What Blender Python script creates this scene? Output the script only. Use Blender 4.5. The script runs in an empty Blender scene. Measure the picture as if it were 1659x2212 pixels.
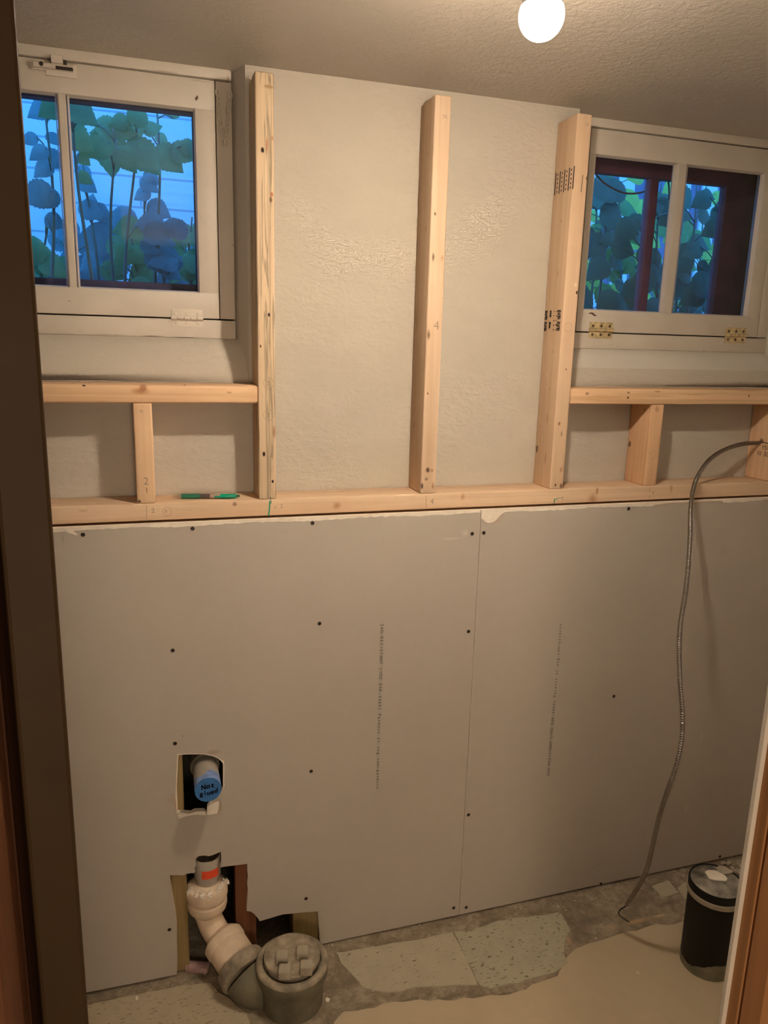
import bpy, bmesh, math, random
from mathutils import Vector, Matrix
from mathutils.geometry import tessellate_polygon
S = bpy.context.scene
COL = S.collection
# ------------------------------------------------------------------ camera
CAM = Vector((0, -1.6348, 1.5291)); FPX = 1624.93
YAW, PITCH, ROLL = .3039, -.2201, .0264
def cam_axes():
    fw = Vector((math.sin(YAW)*math.cos(PITCH), math.cos(YAW)*math.cos(PITCH), math.sin(PITCH)))
    r = Vector((math.cos(YAW), -math.sin(YAW), 0)); u = r.cross(fw)
    c, s = math.cos(ROLL), math.sin(ROLL)
    return r*c+u*s, u*c-r*s, fw
RX, UX, FW = cam_axes()
cd = bpy.data.cameras.new('camera'); cam = bpy.data.objects.new('camera', cd); COL.objects.link(cam)
cd.sensor_fit = 'HORIZONTAL'; cd.sensor_width = 36; cd.lens = FPX/1659*36; cd.clip_start = .01
m = Matrix((RX, UX, -FW)).transposed().to_4x4(); m.translation = CAM; cam.matrix_world = m
S.camera = cam
def at(x, y, ax, v):
    d = FW + RX*((x-829.5)/FPX) - UX*((y-1106)/FPX)
    return CAM + d*((v-CAM[ax])/d[ax])
# ------------------------------------------------------------------ light
W = bpy.data.worlds.new('world'); S.world = W; W.use_nodes = True
W.node_tree.nodes['Background'].inputs[0].default_value = (.075, .39, 1.0, 1)
W.node_tree.nodes['Background'].inputs[1].default_value = 2.2
S.view_settings.view_transform = 'Standard'; S.view_settings.look = 'None'
S.view_settings.exposure = .60; S.view_settings.gamma = 1; S.view_settings.use_curve_mapping = False
S.cycles.use_denoising = True; S.cycles.max_bounces = 10; S.cycles.diffuse_bounces = 6; S.cycles.transparent_max_bounces = 12
S.cycles.sample_clamp_indirect = 4
BULB = Vector((.525, -.61, 1.965)); BULB_STRENGTH = 500; BULB_COL = (1.0, .825, .64, 1)
hl = bpy.data.lights.new('hall_fill', 'POINT'); hl.energy = 35; hl.color = (1, .80, .60); hl.shadow_soft_size = .22  # unseen warm fill light added behind the camera to lift the shadows
ho = bpy.data.objects.new('hall_fill', hl); COL.objects.link(ho); ho.location = (.12, -2.6, 1.22)
# ------------------------------------------------------------------ measures
SW = .038; SD = .089; PT = 1.1857; YB = .090; YW = .137; DF = -.0127; ZC = 2.082
S1, S2, S3, C1, C2, C3 = .2229, .6015, .9432, -.0335, 1.2176, 1.6157
ZS = PT+.2108; ZT = PT+.8601; ZB = PT-.038
# ------------------------------------------------------------------ helpers
def link(o): COL.objects.link(o); return o
def mesh_obj(name, bm, mat=None, parent=None, smooth=False, loc=None):
    me = bpy.data.meshes.new(name)
    bmesh.ops.recalc_face_normals(bm, faces=bm.faces[:])
    bm.to_mesh(me); bm.free()
    o = bpy.data.objects.new(name, me); link(o)
    for mm in (mat if isinstance(mat, (list, tuple)) else [mat]):
        if mm: me.materials.append(mm)
    if smooth:
        for p in me.polygons: p.use_smooth = True
    if parent: o.parent = parent
    if loc is not None: o.location = loc
    return o
def tag(o, label=None, cat=None, group=None, kind=None):
    if label: o['label'] = label
    if cat: o['category'] = cat
    if group: o['group'] = group
    if kind: o['kind'] = kind
    return o
def empty(name, loc=(0, 0, 0)):
    o = bpy.data.objects.new(name, None); link(o); o.location = loc; o.empty_display_size = .05; return o
def BM(): return bmesh.new()
def box(bm, a, b, bev=0, mi=0, seg=2):
    vs = [bm.verts.new((x, y, z)) for x in (a[0], b[0]) for y in (a[1], b[1]) for z in (a[2], b[2])]
    fs = [bm.faces.new([vs[i] for i in q]) for q in ((0,1,3,2),(4,6,7,5),(0,4,5,1),(2,3,7,6),(0,2,6,4),(1,5,7,3))]
    for f in fs: f.material_index = mi
    if bev:
        es = list({e for f in fs for e in f.edges})
        r = bmesh.ops.bevel(bm, geom=es, offset=bev, segments=seg, profile=.5, affect='EDGES')
        for f in r['faces']: f.material_index = mi
    return vs
def tube(bm, pts, rad, n=16, cap=True, mi=0, flat=None):
    pts = [Vector(p) for p in pts]; rings = []
    if not isinstance(rad, (list, tuple)): rad = [rad]*len(pts)
    prev = None; tg = []
    for i in range(len(pts)):
        t = None
        for j in range(1, len(pts)):
            a = pts[max(0, i-j)]; b = pts[min(len(pts)-1, i+j)]
            if (b-a).length > 1e-6: t = (b-a).normalized(); break
        tg.append(t)
    nrm = tg[0].orthogonal().normalized()
    for i, p in enumerate(pts):
        t = tg[i]; nrm = (nrm - t*nrm.dot(t)).normalized(); bn = t.cross(nrm)
        rings.append([bm.verts.new(p + (nrm*math.cos(2*math.pi*k/n) + bn*math.sin(2*math.pi*k/n))*rad[i]) for k in range(n)])
    for i in range(len(rings)-1):
        for k in range(n):
            f = bm.faces.new((rings[i][k], rings[i][(k+1) % n], rings[i+1][(k+1) % n], rings[i+1][k])); f.material_index = mi
    if cap:
        for rr in (rings[0], rings[-1]):
            f = bm.faces.new(rr); f.material_index = mi
    return rings
def lathe(bm, prof, c=(0, 0, 0), axis=(0, 0, 1), n=32, mi=0, cap=True):
    ax = Vector(axis).normalized(); c = Vector(c)
    u = ax.orthogonal().normalized(); v = ax.cross(u); rings = []
    for r, h in prof:
        rings.append([bm.verts.new(c+ax*h+(u*math.cos(2*math.pi*k/n)+v*math.sin(2*math.pi*k/n))*max(r, 1e-5)) for k in range(n)])
    for i in range(len(rings)-1):
        for k in range(n):
            f = bm.faces.new((rings[i][k], rings[i][(k+1) % n], rings[i+1][(k+1) % n], rings[i+1][k])); f.material_index = mi
    if cap:
        for rr in (rings[0], rings[-1]): bm.faces.new(rr).material_index = mi
def autosmooth(o, deg=35):
    me = o.data
    for p in me.polygons: p.use_smooth = True
    try: me.set_sharp_from_angle(angle=math.radians(deg))
    except Exception: pass
    return o
def slab(bm, loops, f, t, mi=0):
    """extrude a polygon with holes: loops of (a,b) pairs, f(a,b,depth) -> xyz, thickness t"""
    flat = [p for l in loops for p in l]
    tris = tessellate_polygon([[Vector((a, b, 0)) for a, b in l] for l in loops])
    A = [bm.verts.new(f(a, b, 0)) for a, b in flat]; B = [bm.verts.new(f(a, b, t)) for a, b in flat]
    for tr in tris:
        for X in (A, B):
            try: bm.faces.new([X[i] for i in tr]).material_index = mi
            except ValueError: pass
    k = 0
    for l in loops:
        n = len(l)
        for i in range(n):
            j = (i+1) % n
            try: bm.faces.new((A[k+i], A[k+j], B[k+j], B[k+i])).material_index = mi
            except ValueError: pass
        k += n
def rough(poly, step, amp, seed=1):
    """subdivide a closed polyline and jitter it"""
    rnd = random.Random(seed); out = []
    for i, (a, b) in enumerate(poly):
        c, d = poly[(i+1) % len(poly)]; L = math.hypot(c-a, d-b); n = max(1, int(L/step))
        for k in range(n):
            t = k/n; out.append((a+(c-a)*t+rnd.uniform(-amp, amp), b+(d-b)*t+rnd.uniform(-amp, amp)))
    return out
# ------------------------------------------------------------------ materials
def new_mat(name):
    m = bpy.data.materials.new(name); m.use_nodes = True; nt = m.node_tree
    return m, nt, nt.nodes['Principled BSDF']
def srgb(r, g, b):
    f = lambda c: (c/12.92 if c <= .04045 else ((c+.055)/1.055)**2.4)
    return (f(r/255), f(g/255), f(b/255), 1)
def coords(nt, scale=(1, 1, 1), kind='Object', loc=(0, 0, 0)):
    tc = nt.nodes.new('ShaderNodeTexCoord'); mp = nt.nodes.new('ShaderNodeMapping')
    mp.inputs['Scale'].default_value = scale; mp.inputs['Location'].default_value = loc
    nt.links.new(tc.outputs[kind], mp.inputs[0]); return mp.outputs[0]
def noise(nt, vec, scale, detail=4, rough_=.55, dist=0):
    n = nt.nodes.new('ShaderNodeTexNoise'); n.inputs['Scale'].default_value = scale
    n.inputs['Detail'].default_value = detail; n.inputs['Roughness'].default_value = rough_; n.inputs['Distortion'].default_value = dist
    nt.links.new(vec, n.inputs['Vector']); return n.outputs['Fac']
def ramp(nt, fac, stops):
    r = nt.nodes.new('ShaderNodeValToRGB'); e = r.color_ramp.elements
    while len(e) < len(stops): e.new(.5)
    for i, (p, c) in enumerate(stops): e[i].position = p; e[i].color = c
    nt.links.new(fac, r.inputs[0]); return r.outputs[0]
def mix(nt, fac, a, b, mode='MIX'):
    n = nt.nodes.new('ShaderNodeMix'); n.data_type = 'RGBA'; n.blend_type = mode
    for sock, v in ((n.inputs[0], fac), (n.inputs[6], a), (n.inputs[7], b)):
        if hasattr(v, 'is_linked') or hasattr(v, 'links'): nt.links.new(v, sock)
        else: sock.default_value = v
    return n.outputs[2]
def bump(nt, p, h, strength, dist=.01, prev=None):
    b = nt.nodes.new('ShaderNodeBump'); b.inputs['Strength'].default_value = strength; b.inputs['Distance'].default_value = dist
    nt.links.new(h, b.inputs['Height'])
    if prev: nt.links.new(prev, b.inputs['Normal'])
    nt.links.new(b.outputs[0], p.inputs['Normal']); return b.outputs[0]
def simple(name, c, rough_=.6, metal=0, spec=.5, var=.08, vs=12, bs=0, bsc=60):
    m, nt, p = new_mat(name); v = coords(nt)
    f = noise(nt, v, vs, 5)
    lo = tuple(x*(1-var) for x in c[:3])+(1,); hi = tuple(min(1, x*(1+var)) for x in c[:3])+(1,)
    nt.links.new(ramp(nt, f, [(.3, lo), (.7, hi)]), p.inputs['Base Color'])
    p.inputs['Roughness'].default_value = rough_; p.inputs['Metallic'].default_value = metal
    p.inputs['Specular IOR Level'].default_value = spec
    if bs: bump(nt, p, noise(nt, v, bsc, 4), bs, .003)
    return m
def spots(nt, base, marks, kind='Object'):
    """marks: (pos, (rx,ry,rz), colour, softness 0..1, strength)"""
    vec = coords(nt, kind=kind); wob = nt.nodes.new('ShaderNodeTexNoise'); wob.inputs['Scale'].default_value = 90
    nt.links.new(vec, wob.inputs['Vector'])
    for pos, rad, colr, soft, st in marks:
        s = nt.nodes.new('ShaderNodeVectorMath'); s.operation = 'SUBTRACT'; nt.links.new(vec, s.inputs[0]); s.inputs[1].default_value = pos
        q = nt.nodes.new('ShaderNodeVectorMath'); q.operation = 'DIVIDE'; nt.links.new(s.outputs[0], q.inputs[0]); q.inputs[1].default_value = rad
        l = nt.nodes.new('ShaderNodeVectorMath'); l.operation = 'LENGTH'; nt.links.new(q.outputs[0], l.inputs[0])
        a = nt.nodes.new('ShaderNodeMath'); a.operation = 'MULTIPLY_ADD'; nt.links.new(wob.outputs['Fac'], a.inputs[0]); a.inputs[1].default_value = .6
        nt.links.new(l.outputs['Value'], a.inputs[2])
        r = nt.nodes.new('ShaderNodeMapRange'); r.inputs[1].default_value = 1.3-soft; r.inputs[2].default_value = 1.3
        r.inputs[3].default_value = st; r.inputs[4].default_value = 0; nt.links.new(a.outputs[0], r.inputs[0])
        base = mix(nt, r.outputs[0], base, colr)
    return base
DKNOT = (.12, .055, .025, 1); LKNOT = (.42, .20, .09, 1); PENCIL = (.25, .18, .13, 1)
def wood(name, axis='Z', seed=0, light=(.80, .56, .36, 1), dark=(.66, .42, .24, 1), knots_notches=(), streak=0, grain=.5):
    m, nt, p = new_mat(name)
    sc = {'Z': (62, 62, 1.8), 'X': (1.8, 62, 62), 'Y': (62, 1.8, 62)}[axis]
    v = coords(nt, sc, loc=(seed*3.1, seed*1.7, seed*2.3))
    f = noise(nt, v, 1.0, 5, .6, .8)
    sc2 = tuple(c*2.4 for c in sc); v2 = coords(nt, sc2, loc=(seed, 0, seed)); f2 = noise(nt, v2, 1.0, 3, .6)
    base = ramp(nt, f, [(.25, dark), (.42, tuple((a+b)/2 for a, b in zip(light, dark))), (.55, light), (.8, tuple(min(1, c*1.06) for c in light[:3])+(1,))])
    base = mix(nt, ramp(nt, f2, [(.3, (grain*.5,)*3+(1,)), (.6, (0, 0, 0, 1))]), base, dark)
    if streak:
        sc3 = tuple(c*1.7 for c in sc); v3 = coords(nt, sc3, loc=(seed*2, seed, 0)); f3 = noise(nt, v3, 1.0, 3, .5, 1.2)
        base = mix(nt, ramp(nt, f3, [(.49, (0, 0, 0, 1)), (.57, (streak,)*3+(1,)), (.66, (0, 0, 0, 1))]), base, (.24, .19, .13, 1))
    base = spots(nt, base, knots_notches)
    nt.links.new(base, p.inputs['Base Color']); p.inputs['Roughness'].default_value = .62; p.inputs['Specular IOR Level'].default_value = .3
    bump(nt, p, f2, .12, .002)
    return m
def plaster(name, c, strength, scale=38, stretch=(1, 1, 2.2), var=.05, rough_=.7, dist=.004, marks=()):
    m, nt, p = new_mat(name); v = coords(nt, stretch)
    f = noise(nt, v, scale, 6, .62, .6); g = noise(nt, v, 3.2, 3)
    lo = tuple(x*(1-var) for x in c[:3])+(1,); hi = tuple(min(1, x*(1+var)) for x in c[:3])+(1,)
    base = spots(nt, ramp(nt, g, [(.35, lo), (.65, hi)]), marks)
    nt.links.new(base, p.inputs['Base Color']); p.inputs['Roughness'].default_value = rough_
    gm = nt.nodes.new('ShaderNodeMapRange'); gm.inputs[1].default_value = .35; gm.inputs[2].default_value = .6; gm.inputs[3].default_value = .45; gm.inputs[4].default_value = 1
    nt.links.new(g, gm.inputs[0])
    mu = nt.nodes.new('ShaderNodeMath'); mu.operation = 'MULTIPLY'; nt.links.new(f, mu.inputs[0]); nt.links.new(gm.outputs[0], mu.inputs[1])
    bump(nt, p, mu.outputs[0], strength, dist)
    return m
M = {}
M['roomwall'] = simple('plain_cream_wall', (.90, .875, .82), .8, var=.02)
M['plaster'] = plaster('cream_rough_plaster', (.54, .49, .41), 1.0, 46, (1, 1, 2.0))
M['ceiling'] = plaster('ceiling_texture', (.57, .515, .44), .95, 62, (1, 1, 1), rough_=.38, dist=.005)
M['reveal'] = plaster('smooth_grey_plaster', (.60, .56, .49), .35, 20, (1, 1, 1))
M['white'] = simple('old_white_paint', (.68, .61, .51), .5, var=.06, vs=9, bs=.25, bsc=35)
M['gap'] = simple('dark_gap', (.03, .02, .015), .9)
M['core'] = simple('gypsum_core', (.86, .78, .66), .85, var=.06, vs=60, bs=.5, bsc=150)
M['screw'] = simple('dark_screw', (.025, .022, .02), .4, .6)
M['dirt'] = simple('cavity_concrete', (.035, .03, .022), .95, vs=20, var=.4)
M['maroon'] = simple('maroon_storm_paint', (.16, .045, .06), .5, var=.25, vs=20)
M['navy'] = simple('dark_storm_paint', (.05, .035, .09), .6, var=.5, vs=40)
M['brass'] = simple('worn_brass', (.62, .50, .28), .45, .35, var=.35, vs=90)
M['brassdark'] = simple('dark_brass_screw', (.12, .08, .04), .5, .5)
M['grey_pvc'] = simple('grey_plastic_pipe', (.42, .38, .32), .35, var=.12)
M['cream_iron'] = simple('cream_painted_iron', (.78, .62, .45), .55, var=.2, vs=14, bs=.5, bsc=28)
M['old_iron'] = simple('dusty_grey_fitting', (.30, .25, .18), .7, var=.6, vs=26, bs=.5, bsc=50)
M['green_iron'] = simple('green_grey_fitting', (.15, .135, .085), .65, var=.4, vs=14, bs=.5, bsc=50)
M['lug'] = simple('grey_plug_lug', (.40, .35, .26), .6, var=.15, vs=40)
M['orange'] = simple('orange_pipe_label', (.85, .09, .03), .5, var=.12, vs=120)
M['tape'] = simple('blue_painter_tape', (.035, .16, .42), .6, var=.12, vs=60)
M['tape2'] = simple('pale_blue_tape', (.22, .33, .62), .6, var=.25, vs=60)
M['ink'] = simple('black_ink', (.02, .015, .02), .6)
M['printink'] = simple('faded_grey_print', (.17, .13, .10), .8)
M['pencil'] = simple('pencil_line', (.34, .25, .17), .8)
M['greenink'] = simple('green_ink', (.03, .28, .14), .6)
M['chalkgypsum'] = simple('torn_paper', (.50, .40, .31), .9, var=.1, vs=50)
M['steel'] = simple('flexible_steel_armour', (.30, .27, .24), .28, 1.0, var=.15, vs=90)
M['wire'] = simple('black_wire', (.02, .02, .022), .4)
M['black'] = simple('black_canister', (.007, .007, .005), .55, var=.4, spec=.25)
M['scuffed'] = simple('scuffed_grey_lid', (.27, .25, .21), .5, .2, var=.8, vs=26)
M['band'] = simple('tarnished_band', (.45, .40, .31), .4, .3, var=.2, vs=30)
M['worn'] = simple('worn_grey_base', (.22, .20, .13), .7, var=.4, vs=22)
M['penrub'] = simple('green_rubber', (.01, .13, .075), .5)
M['pengreen'] = simple('translucent_green_plastic', (.0, .30, .17), .18)
M['pengrey'] = simple('clear_grey_plastic', (.38, .29, .23), .2)
M['refill'] = simple('dark_refill', (.07, .04, .04), .4)
M['pink'] = simple('dirty_pink_sponge', (.42, .27, .26), .9, var=.25, vs=60)
M['porcelain'] = simple('porcelain', (.8, .78, .72), .3)
M['bulbbody'] = simple('white_bulb_collar', (.8, .8, .78), .4)
M['doorpaint'] = simple('brown_door_paint', (.040, .021, .006), .6, spec=.2, var=.12)
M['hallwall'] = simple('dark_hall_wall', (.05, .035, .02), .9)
M['fibre'] = simple('debris', (.55, .47, .36), .9, var=.3, vs=200)
M['brownwood'] = wood('stained_brown_wood', 'Z', 3, (.13, .045, .016, 1), (.08, .025, .009, 1))
M['jamb'] = wood('orange_varnished_wood', 'Z', 5, (.40, .19, .075, 1), (.32, .14, .05, 1))
M['oldwood'] = wood('old_olive_wood', 'Z', 8, (.34, .25, .11, 1), (.22, .15, .06, 1))
M['redwood'] = wood('old_red_brown_wood', 'Z', 9, (.20, .08, .035, 1), (.11, .04, .02, 1))
m, nt, p = new_mat('bulb_glow')
e = nt.nodes.new('ShaderNodeEmission'); e.inputs[0].default_value = BULB_COL; e.inputs[1].default_value = BULB_STRENGTH
# a frosted LED dome throws most of its light out of its lower half
gn = nt.nodes.new('ShaderNodeTexCoord'); sx = nt.nodes.new('ShaderNodeSeparateXYZ'); nt.links.new(gn.outputs['Normal'], sx.inputs[0])
mr = nt.nodes.new('ShaderNodeMapRange'); mr.inputs[1].default_value = .15; mr.inputs[2].default_value = -1; mr.inputs[3].default_value = .13*BULB_STRENGTH; mr.inputs[4].default_value = 1.75*BULB_STRENGTH
nt.links.new(sx.outputs[2], mr.inputs[0]); nt.links.new(mr.outputs[0], e.inputs[1])
nt.links.new(e.outputs[0], nt.nodes['Material Output'].inputs[0]); M['glow'] = m
def glass_mat(name, tint, haze):
    m, nt, p = new_mat(name); nt.nodes.remove(p)
    t = nt.nodes.new('ShaderNodeBsdfTransparent'); t.inputs[0].default_value = tint
    g = nt.nodes.new('ShaderNodeBsdfGlossy'); g.inputs['Roughness'].default_value = .03
    d = nt.nodes.new('ShaderNodeBsdfDiffuse'); d.inputs[0].default_value = (.5, .5, .5, 1)
    fr = nt.nodes.new('ShaderNodeFresnel'); fr.inputs[0].default_value = 1.35
    a = nt.nodes.new('ShaderNodeMixShader'); b = nt.nodes.new('ShaderNodeMixShader'); a.inputs[0].default_value = haze
    nt.links.new(t.outputs[0], a.inputs[1]); nt.links.new(d.outputs[0], a.inputs[2])
    nt.links.new(fr.outputs[0], b.inputs[0]); nt.links.new(a.outputs[0], b.inputs[1]); nt.links.new(g.outputs[0], b.inputs[2])
    nt.links.new(b.outputs[0], nt.nodes['Material Output'].inputs[0]); return m
M['glass'] = glass_mat('dusty_window_glass', (.93, .97, 1, 1), .012)
# drywall paper
def drywall_mat(name, marks):
    m, nt, p = new_mat(name); v = coords(nt); g = noise(nt, v, 2.5, 3); f = noise(nt, v, 500, 2)
    base = ramp(nt, g, [(.3, (.475, .42, .355, 1)), (.7, (.505, .448, .38, 1))])
    base = spots(nt, base, marks)
    nt.links.new(base, p.inputs['Base Color']); p.inputs['Roughness'].default_value = .75; bump(nt, p, f, .06, .001); return m
# floor
def floor_mat():
    m, nt, p = new_mat('stained_rough_concrete'); v = coords(nt)
    a = noise(nt, v, 9, 8, .7, .6); b = noise(nt, v, 45, 6, .75); c = noise(nt, v, 150, 2, .5)
    base = ramp(nt, a, [(.3, (.15, .115, .072, 1)), (.46, (.27, .215, .145, 1)), (.58, (.40, .33, .235, 1)), (.75, (.34, .27, .19, 1))])
    base = mix(nt, ramp(nt, b, [(.38, (.7, .7, .7, 1)), (.55, (0, 0, 0, 1))]), base, (.17, .13, .085, 1))
    base = mix(nt, ramp(nt, c, [(.70, (0, 0, 0, 1)), (.76, (.9, .9, .9, 1))]), base, (.62, .54, .42, 1))
    mk_ = []
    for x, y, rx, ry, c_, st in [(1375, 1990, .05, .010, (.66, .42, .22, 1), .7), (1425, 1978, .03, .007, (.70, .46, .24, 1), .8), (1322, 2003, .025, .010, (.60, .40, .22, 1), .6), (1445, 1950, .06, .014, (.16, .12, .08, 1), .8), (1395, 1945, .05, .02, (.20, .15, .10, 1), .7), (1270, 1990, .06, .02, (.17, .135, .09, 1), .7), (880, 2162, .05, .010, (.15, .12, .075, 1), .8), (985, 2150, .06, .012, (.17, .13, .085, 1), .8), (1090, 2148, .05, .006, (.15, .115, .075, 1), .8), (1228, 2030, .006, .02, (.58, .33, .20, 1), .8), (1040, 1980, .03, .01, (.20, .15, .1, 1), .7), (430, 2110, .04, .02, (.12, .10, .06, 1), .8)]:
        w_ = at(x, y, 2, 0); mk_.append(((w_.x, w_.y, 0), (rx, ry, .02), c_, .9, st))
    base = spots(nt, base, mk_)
    nt.links.new(base, p.inputs['Base Color']); p.inputs['Roughness'].default_value = .85
    bump(nt, p, b, .6, .006); return m
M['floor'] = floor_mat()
def skim_mat():
    m, nt, p = new_mat('smooth_tan_concrete'); v = coords(nt); a = noise(nt, v, 7, 6, .6, .3); b = noise(nt, v, 60, 4)
    base = ramp(nt, a, [(.3, (.50, .405, .265, 1)), (.7, (.57, .46, .31, 1))])
    nt.links.new(base, p.inputs['Base Color']); p.inputs['Roughness'].default_value = .6; bump(nt, p, b, .15, .003); return m
M['skim'] = skim_mat()
def tile_mat(name, rot, base_c, fleck, amount):
    m, nt, p = new_mat(name); v = coords(nt); mp = nt.nodes.new('ShaderNodeMapping'); mp.inputs['Rotation'].default_value = (0, 0, rot)
    mp.inputs['Scale'].default_value = (1, 3.4, 1); nt.links.new(v, mp.inputs[0])
    vr = nt.nodes.new('ShaderNodeTexNoise'); vr.inputs['Scale'].default_value = 62; vr.inputs['Detail'].default_value = 1; nt.links.new(mp.outputs[0], vr.inputs['Vector'])
    g = noise(nt, v, 18, 4, .6)
    b0 = ramp(nt, g, [(.35, tuple(x*.9 for x in base_c[:3])+(1,)), (.65, base_c)])
    base = mix(nt, ramp(nt, vr.outputs['Fac'], [(amount, (0, 0, 0, 1)), (amount+.04, (.9, .9, .9, 1))]), b0, fleck)
    v2 = noise(nt, mp.outputs[0], 45, 1); base = mix(nt, ramp(nt, v2, [(.3, (.5, .5, .5, 1)), (.36, (0, 0, 0, 1))]), base, tuple(x*.72 for x in base_c[:3])+(1,))
    nt.links.new(base, p.inputs['Base Color']); p.inputs['Roughness'].default_value = .4; return m
M['tileA'] = tile_mat('speckled_beige_tile', .3, (.50, .44, .32, 1), (.16, .125, .075, 1), .69)
M['tileB'] = tile_mat('speckled_green_beige_tile', 1.75, (.46, .42, .30, 1), (.12, .10, .06, 1), .655)
M['tileC'] = tile_mat('brown_flecked_tile', 1.5, (.50, .42, .29, 1), (.24, .18, .10, 1), .655)
def block_mat():
    m, nt, p = new_mat('white_painted_block'); tc = coords(nt, (1, 1, 1))
    sx = nt.nodes.new('ShaderNodeSeparateXYZ'); cx = nt.nodes.new('ShaderNodeCombineXYZ'); nt.links.new(tc, sx.inputs[0])
    nt.links.new(sx.outputs[0], cx.inputs[0]); nt.links.new(sx.outputs[2], cx.inputs[1])
    br = nt.nodes.new('ShaderNodeTexBrick'); br.inputs['Scale'].default_value = 1; br.inputs['Mortar Size'].default_value = .004
    br.inputs['Brick Width'].default_value = .41; br.inputs['Row Height'].default_value = .105
    br.inputs['Color1'].default_value = (.8, .82, .84, 1); br.inputs['Color2'].default_value = (.76, .79, .82, 1); br.inputs['Mortar'].default_value = (.42, .47, .52, 1)
    nt.links.new(cx.outputs[0], br.inputs['Vector'])
    nt.links.new(br.outputs['Color'], p.inputs['Base Color']); p.inputs['Roughness'].default_value = .8
    bump(nt, p, noise(nt, tc, 40, 5), .4, .006); return m
M['block'] = block_mat()
def leaf_mat(name, c):
    m, nt, p = new_mat(name); v = coords(nt); f = noise(nt, v, 14, 4)
    base = ramp(nt, f, [(.3, tuple(x*.6 for x in c)+(1,)), (.7, c+(1,))])
    nt.links.new(base, p.inputs['Base Color']); p.inputs['Roughness'].default_value = .5
    t = nt.nodes.new('ShaderNodeBsdfTranslucent'); nt.links.new(base, t.inputs[0]); a = nt.nodes.new('ShaderNodeMixShader'); a.inputs[0].default_value = .4
    nt.links.new(p.outputs[0], a.inputs[1]); nt.links.new(t.outputs[0], a.inputs[2]); nt.links.new(a.outputs[0], nt.nodes['Material Output'].inputs[0])
    return m
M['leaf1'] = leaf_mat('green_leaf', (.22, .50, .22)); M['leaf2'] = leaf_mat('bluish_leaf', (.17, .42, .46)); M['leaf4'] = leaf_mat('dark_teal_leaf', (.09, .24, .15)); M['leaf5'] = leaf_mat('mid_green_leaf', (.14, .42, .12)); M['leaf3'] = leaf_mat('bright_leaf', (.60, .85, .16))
M['stem'] = simple('plant_stem', (.10, .16, .12), .6)
M['soil'] = simple('garden_soil', (.06, .05, .03), .9, var=.4)
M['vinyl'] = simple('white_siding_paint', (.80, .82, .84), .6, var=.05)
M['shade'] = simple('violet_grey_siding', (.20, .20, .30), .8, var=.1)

# ================================================================== STRUCTURE
def struct(name, bm, mat, smooth=False):
    o = mesh_obj(name, bm, mat, smooth=smooth); o['kind'] = 'structure'; return o
b = BM(); box(b, (-1.2, -2.9, -.1), (2.2, .35, 0)); struct('floor', b, M['floor'])
b = BM(); box(b, (-1.2, -2.9, ZC), (2.2, .16, ZC+.12)); struct('ceiling', b, M['ceiling'])
# back plaster wall, two window openings with splayed reveals and a sloped sill
O = [(-.50, .2155, -.47, .1895), (1.000, 1.70, 1.040, 1.665)]       # x front left/right, x back left/right
b = BM()
def q(bm, *pts, mi=0):
    f = bm.faces.new([bm.verts.new(p) for p in pts]); f.material_index = mi; return f
ZBASE = 1.10; ZO = 1.437
XS = [-.62, O[0][0], O[0][1], O[1][0], O[1][1], 2.2]
q(b, (XS[0], YB, ZBASE), (XS[5], YB, ZBASE), (XS[5], YB, ZO), (XS[0], YB, ZO))
for i in (0, 2, 4): q(b, (XS[i], YB, ZO), (XS[i+1], YB, ZO), (XS[i+1], YB, ZC+.01), (XS[i], YB, ZC+.01))
for fl, fr, bl, br_ in O:
    for xf, xb in ((fl, bl), (fr, br_)):
        q(b, (xf, YB, ZO), (xb, YW+.03, ZO), (xb, YW+.03, ZC+.01), (xf, YB, ZC+.01), mi=1)
    prof = [(YB, ZO, 0), (YB+.006, ZO+.018, 0), (YB+.016, ZO+.045, 0), (YB+.030, ZO+.072, 0), (YW+.004, 1.534, 0), (YW+.03, 1.536, 0)]
    for i in range(len(prof)-1):
        y0, z0, _ = prof[i]; y1, z1, _ = prof[i+1]
        k0 = (y0-YB)/(YW-YB); k1 = (y1-YB)/(YW-YB)
        mi = 1 if (i >= 2 and fl > .9) else 0
        q(b, (fl, y0, z0), (fr, y0, z0), (fr, y1, z1), (fl, y1, z1), mi=mi)
q(b, (XS[0], YB, ZBASE), (XS[5], YB, ZBASE), (XS[5], .30, ZBASE), (XS[0], .30, ZBASE))
bmesh.ops.remove_doubles(b, verts=b.verts[:], dist=1e-5)
struct('wall_back', b, [M['plaster'], M['reveal']])
for p_ in bpy.data.objects['wall_back'].data.polygons:
    n_ = p_.normal
    if abs(n_.z) > .2 and abs(n_.y) > .2: p_.use_smooth = True
b = BM(); box(b, (-.62, .30, -.02), (2.2, .36, ZBASE+.02)); struct('wall_foundation', b, M['dirt'])
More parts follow.
